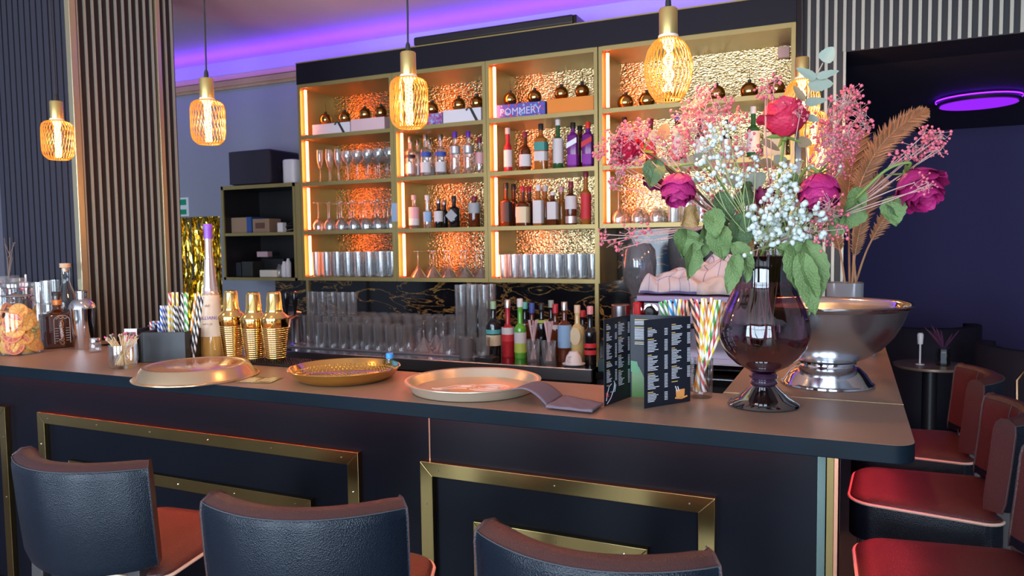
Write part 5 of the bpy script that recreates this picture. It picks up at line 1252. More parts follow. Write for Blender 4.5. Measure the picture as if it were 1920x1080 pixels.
def rose(label, px, py, Y, R_, axis, m, stem, mstem, openn=1.0, seed_=1, layers=4):
    """axis: direction the bloom faces; stem: picture points from the bloom base down to the vase mouth"""
    random.seed(seed_)
    c_ = atY(px, py, Y); ax = axis.normalized(); base = c_-ax*R_*1.0
    t = thing('rose', label, 'flower', tuple(base))
    q = ax.to_track_quat('Z', 'Y').to_matrix().to_4x4()
    mb = MB(); mb.ball((0, 0, R_*.95), R_*.42, 12, 8, jit=.06, sc3=(1, 1, 1.1))
    spec = [(3, .38, 1.85, .12), (4, .60, 1.95, .05), (5, .82, 1.9, .20), (5, 1.0, 1.7, .40), (5, 1.08, 1.3, .75)][:layers+1]
    for li, (n_, rr, hh, curl) in enumerate(spec):
        for k in range(n_):
            a0 = 2*PI*k/n_+li*.7+random.uniform(-.2, .2); hw = PI/n_*1.45; ph = random.uniform(0, 6); h2 = hh*random.uniform(.9, 1.08); cu = curl*openn*random.uniform(.6, 1.2)
            def fn(u, v):
                a = a0+(u-.5)*2*hw*(1-.25*v*v); prof = math.sin(min(1.0, v*1.15)*PI/2)**.75
                r = R_*rr*(prof*(1-.18*max(0, v-.5)*(1-cu)) + cu*.38*max(0, v-.72)/.28) + R_*.035*math.sin(a*5+ph)*v*v
                z = R_*(.05+h2*v*(1-.0)-cu*.35*max(0, v-.75)/.25 - .20*(abs(u-.5)*2)**2.2*v) + R_*.05*math.sin(u*11+ph)*v**3
                return Vector((r*math.cos(a), r*math.sin(a), z))
            mb.grid(fn, 10, 8)
    mb.v = [tuple(q @ Vector(v)) for v in mb.v]; mb.build('bloom', m, t, ang=75)
    mb = MB()
    for k in range(5):
        a = 2*PI*k/5; d = q @ Vector((math.cos(a), math.sin(a), random.uniform(-.5, .5))); add_leaf(mb, base+ax*R_*.12, d, R_*random.uniform(.8, 1.2), R_*.25, .1, .2, random.uniform(-1, 1), Vector(base), n_=ax)
    mb.lathe([(0, -R_*.12), (R_*.14, -R_*.08), (R_*.2, R_*.05), (R_*.12, R_*.15), (0, R_*.15)], 10, M=q)
    mb.build('sepals', M_stem_g, t)
    P = [base]+[atY(x_, y_, Y2) for x_, y_, Y2 in stem]+[MO+Vector((random.uniform(-.03, .03), random.uniform(-.03, .03), 0)), Vector((VX+random.uniform(-.04, .04), VY+random.uniform(-.04, .04), TZ+.13))]
    MB().tube([p-base for p in spline(P)], .0032, 7).build('stem', mstem, t)
    return t
# dirv(right, up, towards camera)
r1 = rose('dusty red rose at the far left of the bouquet, facing left', 1183, 276, 1.80, .036, dirv(-.8, .25, .35), M_rosered, [(1235, 300, 1.82), (1300, 370, 1.84), (1385, 450, 1.86)], M_stem_d, .7, 1)
r2 = rose('drooping magenta rose at the left of the bouquet', 1272, 352, 1.76, .040, dirv(-.1, -1, .35), M_rosemag, [(1265, 313, 1.78), (1320, 312, 1.80), (1370, 370, 1.84), (1410, 440, 1.86)], M_stem_g, .35, 2)
r3 = rose('small dark red rose tucked behind the drooping magenta one', 1228, 332, 1.86, .028, dirv(-.4, -.7, .2), M_rosedk, [(1245, 310, 1.88), (1300, 350, 1.88), (1380, 440, 1.87)], M_stem_d, .4, 3, 3)
r4 = rose('crimson rose standing highest in the bouquet on a green stem', 1471, 226, 1.80, .043, dirv(.05, .9, -.15), M_rosered, [(1470, 262, 1.80), (1461, 330, 1.82), (1450, 410, 1.85)], M_stem_g, 1.0, 4)
r5 = rose('drooping magenta rose right of centre, above the white blossoms', 1536, 356, 1.78, .042, dirv(-.05, -1, .3), M_rosemag, [(1533, 320, 1.79), (1510, 318, 1.80), (1485, 370, 1.83), (1465, 440, 1.86)], M_stem_g, .3, 5)
r6 = rose('magenta rose reaching far out to the right of the bouquet', 1722, 350, 1.80, .046, dirv(.25, -.75, .55), M_rosemag, [(1705, 305, 1.80), (1660, 320, 1.80), (1590, 385, 1.82), (1510, 450, 1.85)], M_stem_g, .9, 6)
r7 = rose('wine red rose bud hidden low in the middle of the bouquet', 1432, 372, 1.90, .026, dirv(.2, .8, .2), M_rosedk, [(1432, 420, 1.88)], M_stem_g, .4, 7, 3)
# rose leaves (par, px, py, Y, dx, dy, length, width, material)
for a in ((r1, 1232, 300, 1.79, -.35, -1, .070, .055, M_leaf2), (r1, 1308, 395, 1.80, -.9, -.6, .052, .055, M_leaf_br),
          (r2, 1290, 430, 1.76, -.15, -.6, .058, .072, M_leaf), (r2, 1300, 455, 1.75, -.15, -1, .082, .048, M_leaf), (r2, 1337, 390, 1.76, .0, -1, .070, .050, M_leaf), (r2, 1325, 412, 1.77, -.1, -1, .085, .045, M_leaf), (r2, 1345, 420, 1.76, .15, -1, .075, .060, M_leaf),
          (r2, 1348, 360, 1.80, .2, -1, .078, .060, M_leaf2), (r3, 1395, 400, 1.80, -.3, -1, .085, .070, M_leaf2), (r1, 1372, 455, 1.74, .65, -.7, .070, .040, M_leaf), (r1, 1385, 475, 1.73, -.35, -1, .085, .040, M_leaf), (r1, 1402, 480, 1.74, -.1, -1, .060, .03, M_leaf),
          (r4, 1465, 330, 1.80, .35, -.6, .045, .028, M_leaf), (r4, 1478, 325, 1.80, .6, -.5, .040, .026, M_leaf), (r4, 1470, 350, 1.80, .3, .7, .042, .024, M_leaf),
          (r5, 1488, 452, 1.74, .15, -1, .110, .070, M_leaf), (r5, 1512, 448, 1.74, .2, -1, .125, .060, M_leaf), (r5, 1500, 470, 1.72, .25, -1, .125, .052, M_leaf), (r5, 1520, 500, 1.74, .05, -1, .090, .026, M_leaf2), (r5, 1455, 465, 1.74, .7, -.3, .05, .04, M_leaf),
          (r6, 1668, 368, 1.79, .15, -1, .062, .052, M_leaf), (r6, 1660, 375, 1.79, .55, -.6, .042, .03, M_leaf2), (r6, 1605, 350, 1.82, .1, -1, .055, .042, M_leaf), (r6, 1608, 375, 1.81, -.5, -.8, .070, .062, M_leaf), (r6, 1585, 400, 1.81, -.5, -.6, .055, .05, M_leaf),
          (r7, 1410, 350, 1.88, -.6, -.4, .07, .055, M_leaf2), (r7, 1440, 390, 1.88, .5, -.6, .07, .05, M_leaf2), (r7, 1395, 425, 1.84, .1, -1, .06, .05, M_leaf_br), (r7, 1420, 440, 1.90, -.4, .6, .08, .05, M_leaf2), (r7, 1500, 430, 1.90, .3, .6, .07, .05, M_leaf2)):
    leaf_obj(*a, droop=random.uniform(.1, .4), roll=random.uniform(-.5, .5), dn=random.uniform(0, .35), fold=random.uniform(.2, .6))
# baby's breath sprays
M_gyp_w = mat('white_blossom', (.60, .66, .62), .7); M_gyp_p = mat('pink_blossom', (.68, .14, .19), .6); M_gst = mat('pale_pink_stem', (.58, .36, .33), .6); M_gstg = mat('pale_green_stem', (.35, .42, .18), .6)
def spray(label, root, pts, br, mflow, mst, Y, n_, rr, spread=(.03, .03), seed_=1, name='gypsophila_spray', cat='flower spray', grp=None):
    """root: picture point where the spray leaves the bouquet; pts: cluster centres (px, py, radius px)"""
    random.seed(seed_)
    p0 = atY(*root); t = thing(name, label, cat, tuple(p0), group=grp)
    st, fl = MB(), MB()
    st.tube([p-p0 for p in spline([p0, p0.lerp(MO, .6)+Vector((0, 0, .01)), MO+Vector((random.uniform(-.04, .04), random.uniform(-.04, .04), 0)), Vector((VX+random.uniform(-.03, .03), VY, TZ+.16))])], .0015, 5)
    for cx_, cy_, rad in pts:
        Yc = Y+random.uniform(-.04, .04); cc = atY(cx_, cy_, Yc); mid = p0.lerp(cc, .55)+dirv(random.uniform(-.01, .01), random.uniform(-.012, .012))
        st.tube([p-p0 for p in spline([p0, mid, cc], 4)], .0010, 4)
        k = max(2, int(1.35*n_*(rad/30.0)**1.3))
        tw = [cc+dirv(random.gauss(0, .35)*rad*.00125, random.gauss(0, .35)*rad*.00125, random.uniform(-.01, .01)) for _ in range(max(2, k//4))]
        for q_ in tw: st.tube([cc-p0, q_-p0], .0006, 3)
        for i in range(k):
            b_ = random.choice(tw); a = random.uniform(0, 2*PI); r_ = rad*.00125*math.sqrt(random.random())
            pt = cc+dirv(r_*math.cos(a), r_*math.sin(a), random.uniform(-.022, .022))
            st.tube([b_-p0, pt-p0], .00042, 3, cap=False)
            s_ = rr*random.choice((.55, .8, 1, 1, 1.15))
            fl.ball(pt-p0, s_, 7, 5, jit=.22)
            if s_ > rr*.9:
                for _ in range(2): fl.ball(pt-p0+Vector((random.uniform(-1, 1), random.uniform(-1, 1), random.uniform(-1, 1)))*s_*.55, s_*.6, 5, 4, jit=.2)
    st.build('stems', mst, t); fl.build('blossoms', mflow, t, ang=180)
    return t
PK = .0035; WH = .0074
spray('pink blossom spray sticking out at the far left in front of the shelves', (1300, 380, 1.80), [(1150, 262, 26), (1130, 285, 20), (1172, 245, 18), (1152, 300, 14), (1160, 325, 20), (1150, 345, 12)], 0, M_gyp_p, M_gst, 1.80, 30, PK, seed_=1)
spray('pink blossom spray over the dusty red rose at left', (1310, 370, 1.79), [(1190, 252, 30), (1168, 292, 26), (1205, 240, 16), (1195, 300, 18), (1230, 262, 20)], 0, M_gyp_p, M_gst, 1.76, 26, PK, seed_=2)
spray('pink blossom spray hanging low left before the black marble', (1330, 425, 1.80), [(1135, 440, 16), (1145, 458, 14), (1178, 436, 20), (1205, 432, 16), (1165, 466, 14), (1190, 450, 12), (1128, 452, 10)], 0, M_gyp_p, M_gst, 1.78, 14, PK*1.1, seed_=3)
spray('dense pink blossom spray rising above the white blossoms at left', (1370, 400, 1.85), [(1310, 190, 26), (1330, 172, 18), (1290, 215, 34), (1325, 215, 30), (1350, 200, 22), (1365, 195, 12), (1300, 245, 34), (1275, 270, 30), (1330, 240, 24), (1262, 300, 24)], 0, M_gyp_p, M_gst, 1.86, 30, PK, seed_=4)
spray('pink blossom spray in the middle of the bouquet behind the white ones', (1400, 430, 1.88), [(1385, 220, 22), (1395, 270, 26), (1360, 300, 26), (1400, 330, 28), (1340, 340, 28), (1375, 380, 30), (1290, 330, 22), (1420, 300, 20)], 0, M_gyp_p, M_gst, 1.90, 24, PK, seed_=5)
spray('pink blossom spray around the crimson rose', (1450, 400, 1.86), [(1440, 165, 22), (1452, 150, 14), (1480, 190, 24), (1500, 215, 18), (1435, 180, 14)], 0, M_gyp_p, M_gst, 1.77, 20, PK, seed_=6)
spray('large dense pink blossom cloud at the upper right of the bouquet', (1480, 420, 1.88), [(1585, 195, 30), (1560, 225, 36), (1600, 180, 22), (1612, 215, 24), (1620, 240, 18), (1565, 265, 36), (1590, 255, 30), (1555, 295, 34), (1585, 290, 26), (1570, 320, 26), (1540, 250, 24)], 0, M_gyp_p, M_gst, 1.90, 36, PK, seed_=7)
spray('pink blossom spray above the far right rose', (1560, 420, 1.84), [(1745, 262, 26), (1765, 255, 16), (1720, 280, 24), (1700, 290, 14), (1750, 285, 14), (1735, 250, 14), (1680, 295, 12), (1765, 280, 10)], 0, M_gyp_p, M_gst, 1.84, 26, PK, seed_=8)
spray('pink blossom spray lying across the far right rose', (1560, 410, 1.80), [(1728, 335, 18), (1735, 355, 16), (1715, 342, 12), (1745, 345, 10)], 0, M_gyp_p, M_gst, 1.735, 16, PK*.75, seed_=9)
spray('pink blossom spray under the drooping magenta rose at right', (1480, 440, 1.84), [(1555, 385, 26), (1570, 405, 22), (1540, 410, 22), (1580, 430, 16), (1550, 440, 20), (1520, 430, 18), (1530, 460, 14)], 0, M_gyp_p, M_gst, 1.76, 20, PK, seed_=10)
spray('reddish blossom spray between the two magenta roses', (1400, 440, 1.90), [(1320, 390, 30), (1440, 340, 28), (1460, 380, 24), (1350, 410, 22), (1480, 350, 20), (1420, 400, 24)], 0, M_gyp_p, M_gst, 1.92, 22, PK, seed_=11)
spray('white blossom spray at the upper left of the bouquet', (1410, 430, 1.82), [(1345, 245, 26), (1330, 258, 16), (1365, 240, 14), (1340, 285, 30), (1330, 310, 24), (1360, 315, 22), (1375, 290, 16), (1350, 335, 18), (1310, 275, 14)], 0, M_gyp_w, M_gstg, 1.76, 11, WH*.78, seed_=12)
spray('white blossom spray lying over the drooping magenta rose at left', (1400, 440, 1.80), [(1300, 335, 14), (1325, 345, 14), (1345, 350, 12), (1400, 320, 12), (1415, 300, 12), (1385, 345, 10)], 0, M_gyp_w, M_gstg, 1.73, 10, WH*.75, seed_=13)
spray('dense white blossom spray in the centre above the vase rim', (1430, 470, 1.82), [(1430, 395, 26), (1450, 405, 26), (1470, 380, 24), (1440, 430, 28), (1470, 425, 26), (1420, 420, 16), (1460, 450, 18), (1425, 450, 12), (1490, 400, 18), (1410, 395, 10)], 0, M_gyp_w, M_gstg, 1.75, 15, WH*.86, seed_=14)
spray('white blossom spray climbing beside the green rose stem', (1450, 450, 1.82), [(1470, 315, 16), (1490, 325, 14), (1475, 345, 20), (1460, 340, 12), (1485, 365, 20), (1500, 350, 12), (1455, 365, 14)], 0, M_gyp_w, M_gstg, 1.76, 12, WH*.80, seed_=15)
spray('white blossom spray under the magenta rose right of centre', (1470, 460, 1.82), [(1515, 395, 18), (1535, 390, 12), (1500, 420, 22), (1525, 425, 22), (1510, 448, 18), (1490, 445, 18), (1540, 405, 10), (1400, 475, 8), (1485, 460, 14)], 0, M_gyp_w, M_gstg, 1.74, 12, WH*.86, seed_=16)
spray('thin white bud spray between crimson rose and palm leaves', (1480, 440, 1.84), [(1520, 308, 12), (1505, 300, 8), (1575, 320, 10), (1555, 340, 8)], 0, M_gyp_w, M_gstg, 1.82, 8, WH*.5, seed_=17)
# eucalyptus
def euc(label, root, stem, leaves, seed_):
    random.seed(seed_); p0 = atY(*root); t = thing('eucalyptus_sprig', label, 'leaf sprig', tuple(p0))
    P = [p0]+[atY(*s_) for s_ in stem]
    MB().tube([p-p0 for p in spline([Vector((VX, VY+.03, TZ+.15)), MO+Vector((0, .03, 0))]+P)], .0016, 5).build('stem', mat('eucalyptus_stem', (.35, .28, .20), .6) if 'eucalyptus_stem' not in bpy.data.materials else bpy.data.materials['eucalyptus_stem'], t)
    for px, py, Y, dx, dy, L_, W_, m in leaves:
        p = atY(px, py, Y); mb = MB(); add_leaf(mb, p, dirv(dx, dy, random.uniform(-.1, .2)), L_, W_, .05, .12, random.uniform(-.3, .3), p0, round_=True); mb.build('leaf', m, t)
    return t
euc('tall eucalyptus sprig rising above the crimson rose', (1505, 420, 1.88), [(1515, 330, 1.87), (1510, 250, 1.86), (1520, 170, 1.85), (1543, 118, 1.85)],
    [(1530, 148, 1.84, -.9, .55, .052, .022, M_euc), (1543, 116, 1.85, .2, .35, .038, .034, M_euc), (1543, 112, 1.86, .3, .7, .026, .028, mat('blue_green_leaf', (.22, .45, .42), .6)), (1530, 145, 1.84, .9, .25, .052, .018, M_euc), (1515, 160, 1.84, .7, .05, .056, .036, M_euc), (1508, 193, 1.84, .85, .12, .052, .020, M_euc), (1508, 190, 1.83, -.55, .9, .045, .018, M_euc_br), (1512, 220, 1.85, .8, -.2, .03, .02, M_euc), (1495, 265, 1.84, .8, -.1, .035, .026, M_euc_br)], 51)
euc('grey-green eucalyptus sprig behind the red rose at left', (1340, 410, 1.90), [(1290, 330, 1.90), (1250, 270, 1.90), (1235, 240, 1.90)],
    [(1238, 255, 1.89, -.9, .1, .05, .026, M_euc), (1240, 262, 1.88, .3, .9, .045, .034, M_euc_br), (1262, 255, 1.88, .5, .6, .04, .028, M_euc), (1285, 262, 1.88, -.1, .8, .035, .028, M_euc), (1275, 310, 1.88, .7, .3, .05, .03, M_euc), (1250, 300, 1.88, -.6, -.5, .045, .03, M_euc), (1300, 330, 1.88, -.3, -.8, .035, .03, M_euc), (1300, 300, 1.89, .9, .2, .05, .03, M_euc)], 52)
euc('eucalyptus sprig with brownish leaves in the middle of the bouquet', (1420, 430, 1.92), [(1420, 360, 1.92), (1415, 300, 1.92)],
    [(1425, 300, 1.86, -.5, .15, .028, .022, M_euc_br), (1450, 308, 1.86, -.6, .1, .04, .026, M_euc_br), (1428, 262, 1.88, .8, -.5, .05, .018, M_euc_br), (1450, 300, 1.86, .6, .05, .036, .024, M_euc), (1400, 350, 1.90, .7, .5, .055, .045, M_euc), (1390, 345, 1.90, -.6, .3, .05, .035, M_euc), (1420, 370, 1.90, .4, -.7, .05, .035, M_euc), (1345, 290, 1.90, -.7, -.3, .05, .03, M_euc)], 53)

# ---------------------------------------------------------------- coffee corner
t = thing('espresso_machine', 'red-sided espresso machine under the crumpled tea towels', 'coffee machine', (-.68, 3.62, .8805))
def lp(mb, name, m, **k): return part(mb, name, m, t, **k)
lp(MB().box(-.945, -.405, 3.62, 4.05, .92, 1.20), 'housing', bpy.data.materials.get('mauve_steel') or mat('mauve_steel', (.22, .17, .20), .35, .8), smooth=False, bevel=.008)
lp(MB().box(-.95, -.40, 3.54, 4.08, 1.205, 1.235), 'cup_tray', mat('plum_steel', (.20, .13, .20), .35, .7), smooth=False, bevel=.003)
lp(MB().box(-.965, -.925, 3.52, 4.06, .90, 1.203), 'side_cheek', mat('racing_red', (.55, .01, .015), .2, coat=1), smooth=True, bevel=.012)
lp(MB().box(-.425, -.385, 3.52, 4.06, .90, 1.203), 'side_cheek', bpy.data.materials['racing_red'], smooth=True, bevel=.012)
lp(MB().box(-.92, -.43, 3.56, 3.62, 1.10, 1.20), 'control_panel', bpy.data.materials['mauve_steel'], smooth=False, bevel=.004)
lp(MB().lathe([(0, 0), (.028, 0), (.030, .006), (.024, .012), (.020, .028), (0, .03)], 24, M=rotM((-.885, 3.56, 1.155), PI/2)), 'steam_knob', M_black)
lp(MB().lathe([(.030, 0), (.040, 0), (.040, .005), (.030, .007)], 24, M=rotM((-.885, 3.56, 1.155), PI/2)), 'knob_ring', M_chrome)
lp(MB().box(-.93, -.42, 3.46, 3.62, .900, .93), 'drip_tray', M_chrome, smooth=False, bevel=.004)
lp(MB().box(-.93, -.42, 3.50, 4.02, 1.085, 1.095), 'front_shelf', M_blackgl, smooth=False)
for k in (-.75, -.58): lp(MB().lathe([(0, 0), (.032, 0), (.036, .05), (0, .05)], 20, (k, 3.56, 1.03)), 'brew_group', M_chrome)
for sx in (-.92, -.43):
    for sy in (3.58, 3.98): lp(MB().lathe([(0, 0), (.018, 0), (.018, .04), (0, .04)], 12, (sx, sy, .8805)), 'foot', M_black)
# tea towels
m, n, l, b = newmat('checked_towel'); M_towel = m; b.inputs['Roughness'].default_value = .85
tc = n.new('ShaderNodeTexCoord'); sp = n.new('ShaderNodeSeparateXYZ'); l.new(tc.outputs['UV'], sp.inputs[0]); prev = None
for ch in (0, 1):
    mu = n.new('ShaderNodeMath'); mu.operation = 'MULTIPLY'; mu.inputs[1].default_value = 6; l.new(sp.outputs[ch], mu.inputs[0])
    fr = n.new('ShaderNodeMath'); fr.operation = 'FRACT'; l.new(mu.outputs[0], fr.inputs[0]); lt_ = n.new('ShaderNodeMath'); lt_.operation = 'LESS_THAN'; lt_.inputs[1].default_value = .05; l.new(fr.outputs[0], lt_.inputs[0])
    if prev is None: prev = lt_
    else:
        mxx = n.new('ShaderNodeMath'); mxx.operation = 'MAXIMUM'; l.new(prev.outputs[0], mxx.inputs[0]); l.new(lt_.outputs[0], mxx.inputs[1]); prev = mxx
mx = n.new('ShaderNodeMix'); mx.data_type = 'RGBA'; mx.inputs[6].default_value = (.62, .58, .62, 1); mx.inputs[7].default_value = (.16, .15, .34, 1); l.new(prev.outputs[0], mx.inputs[0]); l.new(mx.outputs[2], b.inputs['Base Color'])
def towel(label, cx_, cy_, cz_, sx_, sy_, h_, seed_, m_):
    random.seed(seed_); ph = [random.uniform(0, 6) for _ in range(8)]
    N = 34; vs = []
    for j in range(N+1):
        for i in range(N+1):
            u, v = i/N, j/N; x_ = (u-.5)*2; y_ = (v-.5)*2; r2 = max(abs(x_), abs(y_))
            dome = (1-r2**2.6)
            f = math.sin(x_*5+ph[0]+y_*2)*.22+math.sin(y_*6+ph[1]-x_*3)*.2+math.sin((x_+y_)*9+ph[2])*.12+abs(math.sin(x_*4+ph[3]+y_*3))*.25
            z = h_*max(.02, dome**.45*(.72+f*.5)); sh = .5+.5*(1-dome*.3)
            vs.append((x_*sx_*sh+.02*math.sin(y_*7+ph[4])*dome, y_*sy_*sh+.02*math.sin(x_*6+ph[5]), z+.003))
    fs = [(j*(N+1)+i, j*(N+1)+i+1, (j+1)*(N+1)+i+1, (j+1)*(N+1)+i) for j in range(N) for i in range(N)]
    o = MB().add(vs, fs).build('tea_towel', m_, loc=(cx_, cy_, cz_), solid=.003, ang=180)
    uv = o.data.uv_layers.new(name='UVMap')
    for p in o.data.polygons:
        for li in p.loop_indices:
            vi = o.data.loops[li].vertex_index; uv.data[li].uv = ((vi % (N+1))/N, (vi//(N+1))/N)
    return tag(o, label, 'towel', None)
towel('crumpled checked tea towel at the left of the pile on the espresso machine', -.80, 3.70, 1.237, .155, .12, .12, 3, M_towel)
towel('crumpled checked tea towel heaped highest behind the vase neck', -.60, 3.86, 1.237, .19, .15, .19, 8, M_towel)
towel('plain pale cloth lying in front of the checked towels', -.55, 3.64, 1.237, .13, .07, .09, 12, mat('plain_pale_cloth', (.62, .56, .54), .85))
# grinders
def grinder(label, x_, y_, s_=1.0, tint=(.20, .30, .40)):
    t = thing('coffee_grinder', label, 'coffee grinder', (x_, y_, .8805))
    MB().lathe([(0, 0), (.075, 0), (.080, .01), (.074, .20*s_), (.06, .26*s_), (0, .26*s_)], 28, sq=4).build('motor_body', M_black, t)
    MB().lathe([(0, .26*s_), (.05, .26*s_), (.052, .33*s_), (0, .335*s_)], 28).build('steel_collar', M_steel, t)
    MB().shell([(.04, .335*s_), (.085, .42*s_), (.092, .52*s_), (.085, .60*s_), (.06, .635*s_), (0, .64*s_)], 28).build('hopper', glass('smoky_blue_'+str(x_), tint, .12, .5, frost=.10), t)
    MB().tube([(0, -.07, .16*s_), (0, -.13, .15*s_)], .012, 8).build('spout', M_chrome, t)
grinder('coffee grinder with smoky hopper left of the red espresso machine', -1.035+.0, 3.92, .95)
grinder('coffee grinder with blue-grey hopper behind the espresso machine', -.86, 4.24, 1.12, (.22, .34, .46))
grinder('second blue-grey coffee grinder hopper behind the tea towels', -.66, 4.26, 1.15, (.22, .34, .46))
t = thing('milk_jug', 'stainless steel milk jug beside the red machine', 'jug', (-1.035, 3.56, .8805))
MB().lathe([(0, 0), (.042, 0), (.044, .004), (.045, .30), (.047, .302), (.044, .306), (0, .300)], 28).build('jug_body', M_steel, t)
# ---------------------------------------------------------------- bottles standing on the steel counter
SZ = .9005
def cb(px, pyt, Y, label, *a, **k):
    x_ = Xof(px, Y, SZ+.02); h_ = atY(px, pyt, Y).z-SZ
    return bottle(label, x_, Y, SZ, h_, *a, **k)
cb(897, 560, 3.62, 'black bottle at the left end of the spirit bottles, narrow necked', .034, 'black', cB, None, neck=.36)
cb(912, 562, 3.74, 'second black bottle right behind the leftmost one on the steel counter', .034, 'black', cB, None, neck=.36)
cb(926, 565, 3.56, 'black bottle with cream label and turquoise patch on the steel counter', .040, 'black', cm('cap_pale_green', (.3, .5, .3)), L['cream'], (.18, .38), neck=.32, lab2=cm('label_turquoise', (.1, .45, .45)), lz2=(.40, .48))
t = cb(953, 562, 3.52, 'bottle with dark red foot, white band and silver spout', .033, 'red', cS, L['white'], (.40, .52), neck=.42, lab2=L['red'], lz2=(.28, .40))
cb(976, 560, 3.50, 'bright green bottle with white and lime label', .031, 'bright', cW, L['lime'], (.10, .26), neck=.40, lab2=L['white'], lz2=(.26, .44))
cb(985, 566, 3.74, 'bottle with teal neck standing behind the bright green one', .030, 'black', cTeal, None, neck=.34)
cb(998, 568, 3.70, 'dark brown bottle with a blue cap behind the straw glasses', .034, 'brown', cBlue, None, neck=.34, cap_h=.20)
cb(1016, 568, 3.74, 'dark bottle with yellow neck label behind the straw glasses', .034, 'black', cB, L['lime'], (.60, .66), neck=.32)
cb(1034, 563, 3.78, 'dark bottle with grey-green neck behind the second straw glass', .032, 'black', cm('cap_sage', (.3, .4, .35)), None, neck=.34)
cb(1042, 570, 3.66, 'dark bottle with red cap behind the second straw glass', .030, 'brown', cR, L['white'], (.52, .60), neck=.34, cap_h=.18)
cb(1059, 566, 3.47, 'brown bottle with a light blue label and silver pourer', .034, 'brown', cS, L['sky'], (.24, .62), neck=.30)
t = cb(1083, 572, 3.50, 'pale yellow bottle with an oval cream label and red lettering', .036, 'pale', cm('cap_cream', (.7, .55, .38)), None, neck=.32)
MB().lathe([(0, 0), (.030, 0), (.030, .001), (0, .001)], 24, M=Matrix.Translation((0, -.0365, .13)) @ Matrix.Diagonal((.95, 1, 1.45, 1)) @ rotM((0, 0, 0), PI/2)).build('oval_label', L['cream'], t)
cb(1107, 574, 3.46, 'dark bottle with red print at the right end by the gold post', .030, 'black', cm('cap_rosy', (.7, .3, .3)), L['red'], (.28, .36), neck=.36, lab2=L['red'], lz2=(.16, .24))
cb(1093, 582, 3.66, 'dark bottle with small red cap behind the oval-label one', .028, 'black', cR, None, neck=.3)
o = MB().lathe([(0, 0), (.036, 0), (.036, .10), (.033, .10), (.033, .01), (0, .01)], 24).build('grey_cup', mat('matt_grey_cup', (.12, .12, .13), .5), loc=(Xof(874, 3.42, .95), 3.42, SZ)); tag(o, 'matt grey metal cup left of the black bottles on the steel counter', 'cup')
tag(MB().box(-.05, .05, -.04, .05, 0, .012).build('black_tray', M_black, loc=(Xof(877, 3.40, .9)+.11, 3.40, SZ), smooth=False), 'small black pad in front of the black bottles', 'pad')
for i, (px, Y, lab) in enumerate(((1000, 3.42, 'glass of pale straws just right of the bright green bottle'), (1029, 3.40, 'glass of pale straws between the green and light-blue label bottles'))):
    x_ = Xof(px, Y, SZ+.05); t = thing('straw_glass', lab, 'glass', (x_, Y, SZ))
    MB().shell([(0, .0), (.030, 0), (.032, .003), (.037, .11), (.035, .11), (.028, .012), (0, .010)], 20).build('glass_bowl', M_glass, t)
    for k in range(10):
        a = random.uniform(0, 6.28); o = ps.copy(); C.objects.link(o); o.location = (x_-.012*math.cos(a), Y-.012*math.sin(a), SZ+.012); o.rotation_euler = (-.17*math.sin(a), .17*math.cos(a), 0)
        tag(o, 'pale straw in the %s straw glass on the steel counter' % ('left' if i == 0 else 'right'), 'straw', 'pale straws in the %s counter glass' % ('left' if i == 0 else 'right'))
x_ = Xof(1074, 3.36, SZ+.03)
t = thing('espresso_cup', 'white cup turned upside down on its saucer at the counter edge', 'cup', (x_, 3.372, SZ))
MB().lathe([(0, .002), (.030, 0), (.055, .008), (.056, .011), (.03, .006), (0, .006)], 32).build('saucer', M_white, t)
MB().lathe([(0, .068), (.022, .068), (.024, .062), (.036, .045), (.041, .020), (.0415, .009), (.039, .009), (.038, .02), (0, .055)][::-1], 32).build('cup_body', M_white, t)
MB().tube([(.0, -.040, .050), (-.012, -.055, .048), (-.014, -.060, .036), (-.004, -.052, .022), (.0, -.042, .020)], .0035, 7).build('handle', M_white, t)
# beer tap at the left end
x_ = Xof(556, 3.5, 1.0)
t = thing('beer_tap', 'steel beer tap with black handles behind the gold shakers', 'tap', (x_, 3.5, SZ))
MB().lathe([(0, 0), (.05, 0), (.05, .01), (.032, .02), (.030, .14), (.034, .15), (.034, .2), (0, .21)], 28).build('tap_column', M_steel, t)
for s_ in (-1, 1):
    MB().tube([(s_*.02, 0, .17), (s_*.03, -.05, .18), (s_*.032, -.09, .165), (s_*.032, -.10, .12)], .010, 10).build('spout', mat('copper_pipe', (.65, .32, .22), .2, 1) if 'copper_pipe' not in bpy.data.materials else bpy.data.materials['copper_pipe'], t)
    MB().lathe([(0, .19), (.008, .19), (.009, .22), (.016, .25), (.019, .30), (.014, .325), (0, .33)], 16, (s_*.032, -.045, 0)).build('handle', M_blackgl, t)
# dark box under the counter end
tag(MB().box(-1.09, -.98, 3.36, 3.50, .8805, .94).build('bottle_crate', mat('dark_teal_box', (.02, .06, .07), .5), smooth=False, bevel=.003), 'low dark teal box right of the steel counter end', 'box')

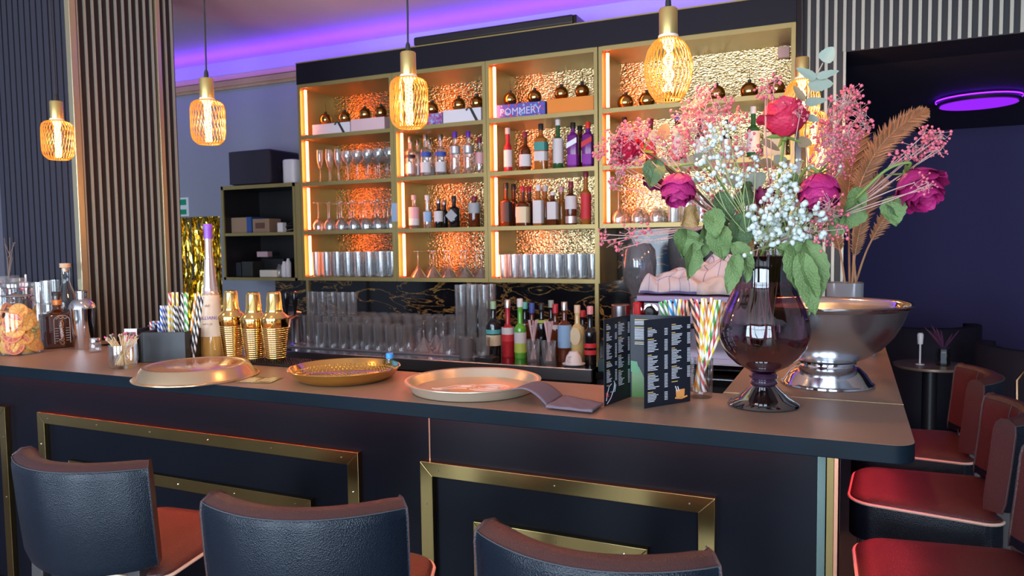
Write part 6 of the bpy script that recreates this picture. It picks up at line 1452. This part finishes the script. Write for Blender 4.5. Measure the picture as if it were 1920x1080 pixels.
# ---------------------------------------------------------------- lounge in the back room
M_velvet = mat('black_velvet', (.012, .010, .022), .8)
tx, ty = .43, 4.95
t = thing('lounge_table', 'small round dark table in the violet lounge', 'table', (tx, ty, 0))
MB().lathe([(0, .735), (.19, .735), (.195, .74), (.195, .752), (0, .756)], 48).build('tabletop', mat('bronze_top', (.25, .18, .13), .35, .4), t)
MB().tube([(0, 0, .02), (0, 0, .736)], .04, 16).build('leg', M_black, t)
MB().lathe([(0, 0), (.17, 0), (.17, .012), (0, .02)], 32).build('base_plate', M_black, t)
t = thing('table_lamp', 'thin white rechargeable lamp on the round lounge table', 'lamp', (Xof(1725, 4.9, .8), 4.9, .7565))
MB().lathe([(0, 0), (.024, 0), (.024, .004), (.005, .007), (.005, .12), (0, .12)], 20).build('lamp_pole', M_white, t)
MB().lathe([(0, .12), (.014, .12), (.017, .175), (.012, .185), (0, .186)], 20).build('lamp_shade', M_white, t)
t = thing('plant_vase', 'faceted black vase with a spiky violet-lit plant on the lounge table', 'vase', (Xof(1768, 4.92, .8), 4.92, .7565))
MB().lathe([(0, 0), (.036, 0), (.040, .02), (.036, .04), (.041, .06), (.036, .08), (.040, .10), (0, .10)], 8).build('vase_body', M_blackgl, t)
random.seed(61); mb = MB()
for k in range(14):
    a = random.uniform(0, 6.28); s_ = random.uniform(.3, .9); add_leaf(mb, Vector((0, 0, .09)), Vector((math.cos(a)*s_, math.sin(a)*s_, 1)), random.uniform(.12, .19), .012, .2, .1)
mb.build('spiky_leaves', mat('violet_grey_leaf', (.10, .03, .08), .6), t)
def armchair(loc, rz, label):
    t = thing('armchair', label, 'armchair', loc, rz, 'dark armchairs in the lounge')
    MB().box(-.32, .32, -.28, .32, .18, .45).build('seat', M_velvet, t, bevel=.05, seg=3)
    def fn(u, v):
        a = PI*(1.0*u)+PI; r = .36
        return Vector((r*math.cos(a), r*math.sin(a)*-1*-1+.05, .15+.72*v+.0*u))
    MB().grid(fn, 20, 4).build('backrest', M_velvet, t, solid=.09)
    for sx in (-.26, .26):
        for sy in (-.2, .26): MB().tube([(sx, sy, 0), (sx*.95, sy*.95, .19)], .015, 8).build('leg', M_black, t)
    return t
armchair((.46, 6.1, 0), .3, 'dark velvet armchair behind the lounge table, partly hidden by the steel bowl')
armchair((1.05, 5.05, 0), -.5, 'dark rounded velvet armchair at the right of the lounge table')
t = thing('lounge_chair', 'dark chair with a thin bronze tube frame at the right edge', 'chair', (1.0, 4.2, 0), .2)
MB().box(-.2, .2, -.2, .2, .44, .49).build('seat', M_velvet, t, bevel=.02)
MB().tube([(-.2, .2, 0), (-.2, .2, .5), (-.2, .22, .78), (-.17, .23, .82), (.17, .23, .82), (.2, .22, .78), (.2, .2, .5), (.2, .2, 0)], .009, 8).build('tube_frame', mat('bronze_tube', (.35, .22, .12), .3, 1), t)
MB().tube([(-.2, -.2, 0), (-.2, -.2, .45)], .009, 8).build('leg', bpy.data.materials['bronze_tube'], t)
MB().tube([(.2, -.2, 0), (.2, -.2, .45)], .009, 8).build('leg', bpy.data.materials['bronze_tube'], t)

# tell straws of one colour apart by their order from left to right
bpy.context.view_layer.update()
grp_ = {}
for o in bpy.data.objects:
    if o.name.startswith('paper_straw'): grp_.setdefault(o['label'], []).append(o)
def top_x(o):
    v = o.matrix_world @ Vector((0, 0, .197)) - CP; return v.dot(_r)/v.dot(_f)
for lab, os_ in grp_.items():
    if len(os_) > 1:
        os_.sort(key=top_x)
        for i, o in enumerate(os_): o['label'] = lab+', '+('rightmost' if i == len(os_)-1 else ORD[i])
